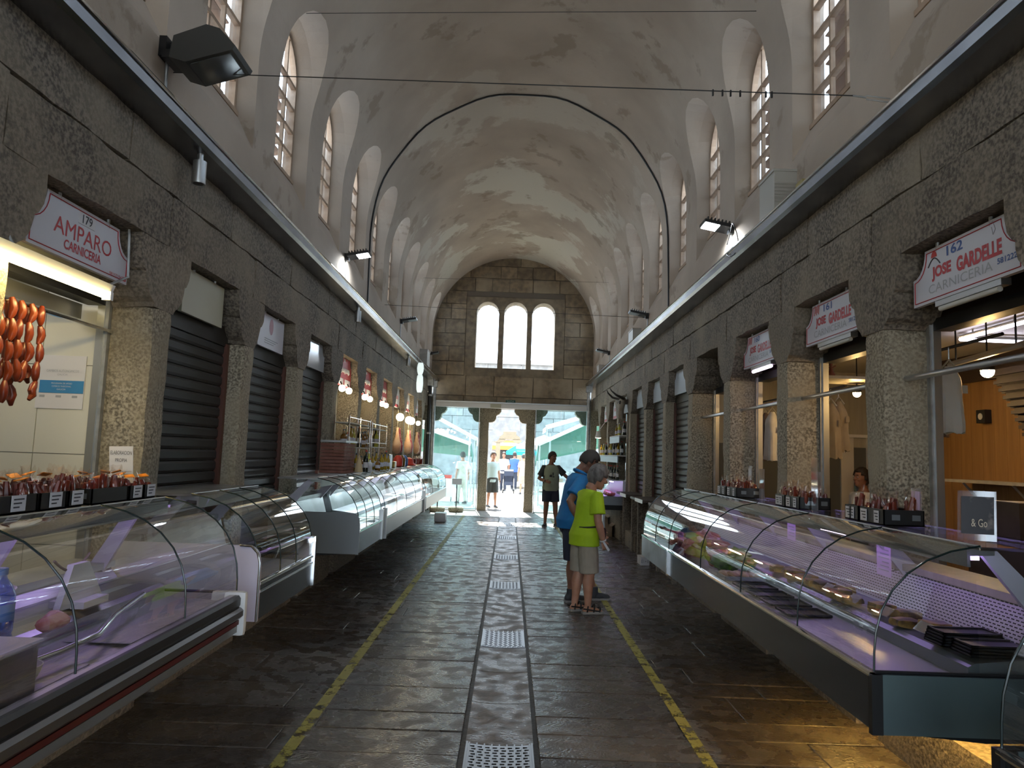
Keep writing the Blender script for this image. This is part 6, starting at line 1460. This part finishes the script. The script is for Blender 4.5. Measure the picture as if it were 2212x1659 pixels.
def parasol(x, y, r, z, mat, lab):
    t = thing('parasol', (x, y, 0), lab, 'parasol'); mb = MB(); n = 10
    mb.add([(x, y, z + .5)] + [(x + r * math.cos(2 * PI * i / n), y + r * math.sin(2 * PI * i / n), z) for i in range(n)] + [(x + r * math.cos(2 * PI * i / n), y + r * math.sin(2 * PI * i / n), z - .18) for i in range(n)], [(0, 1 + i, 1 + (i + 1) % n) for i in range(n)] + [(1 + i, 11 + i, 11 + (i + 1) % n, 1 + (i + 1) % n) for i in range(n)])
    mb.build('canopy', mat, t); MB().tube([(x, y, 0), (x, y, z + .45)], .025, 8).build('pole', m_galv, t); MB().lathe([(.25, 0), (.25, .06), (.05, .1)], 14, (x, y, 0)).build('base', m_granite, t)
parasol(1.6, 33.5, 1.3, 2.15, m_awnw, 'white market parasol in the street'); parasol(.62, 36.5, .8, 1.85, M('teal_cloth', (.01, .35, .42), .6), 'small teal parasol in the street')
# market tables
for x0, x1, y, lab in ((-4.4, -1.9, 25.2, 'white-clothed market table under the green awning on the crowded counter side'), (1.3, 3.4, 25.4, 'white-clothed market table under the big green awning')):
    t = thing('market_table', ((x0 + x1) / 2, y, 0), lab, 'table'); MB().box(x0, x1, y - .4, y + .4, .72, .78).build('top', m_awnw, t); MB().box(x0, x1, y - .41, y - .40, .15, .72).build('cloth', m_awnw, t)
    for x in (x0 + .08, x1 - .08): MB().box(x - .03, x + .03, y - .3, y - .24, 0, .72).build('leg', m_galv, t)
    for i in range(6): o = stone(lerp(x0, x1, (i + .1) / 6), lerp(x0, x1, (i + .75) / 6), y - .25, y + .2, .78, .9, .1, .0, .02, i).build('produce_box', (m_awng, m_card, m_redb)[i % 3], None, True); tag(o, ('green', 'cardboard', 'red')[i % 3] + ' produce box on the ' + ('table beside the crowded counter side awning' if x0 < 0 else 'table under the big green awning'), 'box', 'produce boxes outside')
# passers-by
CR = [((-.52, 22.7, 0), -70, 1.70, M('cloth_sky', (.45, .62, .68), .8), m_char, m_skin, m_hairg, 'person in a pale blue shirt and dark shorts just outside the gate post', False),
      ((.62, 30.5, 0), 100, 1.66, M('cloth_pink', (.62, .38, .36), .8), m_khaki, m_skin, m_haird, 'person in a pink top walking away in the street', False),
      ((-.25, 33.0, 0), -100, 1.72, m_apron, m_navy, m_skin2, m_haird, 'person in white with the pushchair in the street', True),
      ((.25, 35.0, 0), 80, 1.75, M('cloth_cobalt', (.05, .12, .45), .8), m_navy, m_skin2, m_haird, 'person in a cobalt shirt near the opposite gateway', True),
      ((-.75, 31.5, 0), 60, 1.64, m_redb, m_apron, m_skin, m_hairg, 'person in a red top beside the crowd in the street', True),
      ((.95, 34.0, 0), -80, 1.70, m_apron, m_char, m_skin2, m_haird, 'person in a white top under the parasol', True),
      ((-1.55, 23.9, 0), 120, 1.66, m_apron, m_apron, m_skin, m_haird, 'person in white clothes behind the glass leaf', True)]
for loc, yw, H, sh_, so_, sk, hr, lab, tr_ in CR:
    human(lab, loc, math.radians(yw), H, skin=sk, shirt=sh_, shorts=so_, hair=hr, trousers=tr_, vox=.018, feet=((.08, .1, 0), (-.08, -.1, 0)))
t = thing('pushchair', (.05, 31.3, 0), 'dark folding pushchair standing in the street', 'pushchair')
for s in (-1, 1):
    MB().tube([(s * .2, 31.05, .1), (s * .2, 31.6, .75), (s * .2, 31.75, 1.0)], .016, 8).build('frame_tube', m_blackm, t, True); MB().tube([(s * .2, 31.7, .1), (s * .2, 31.2, .55)], .016, 8).build('frame_tube', m_blackm, t, True)
    for y in (31.05, 31.7): MB().tube([(s * .24 - .02, y, .1), (s * .24 + .02, y, .1)], .1, 16).build('wheel', m_black, t, True)
MB().prism([(31.15, .35), (31.2, .5), (31.45, .42), (31.62, .85), (31.68, .83), (31.5, .33)], -.19, .19, 'x').build('seat', m_navy, t); MB().strip([(31.3, .75), (31.35, .95), (31.5, 1.02), (31.65, .9)], -.2, .2, 'x', .01).build('hood', m_navy, t); MB().tube([(-.2, 31.75, 1.0), (.2, 31.75, 1.0)], .018, 8).build('handle', m_black, t)
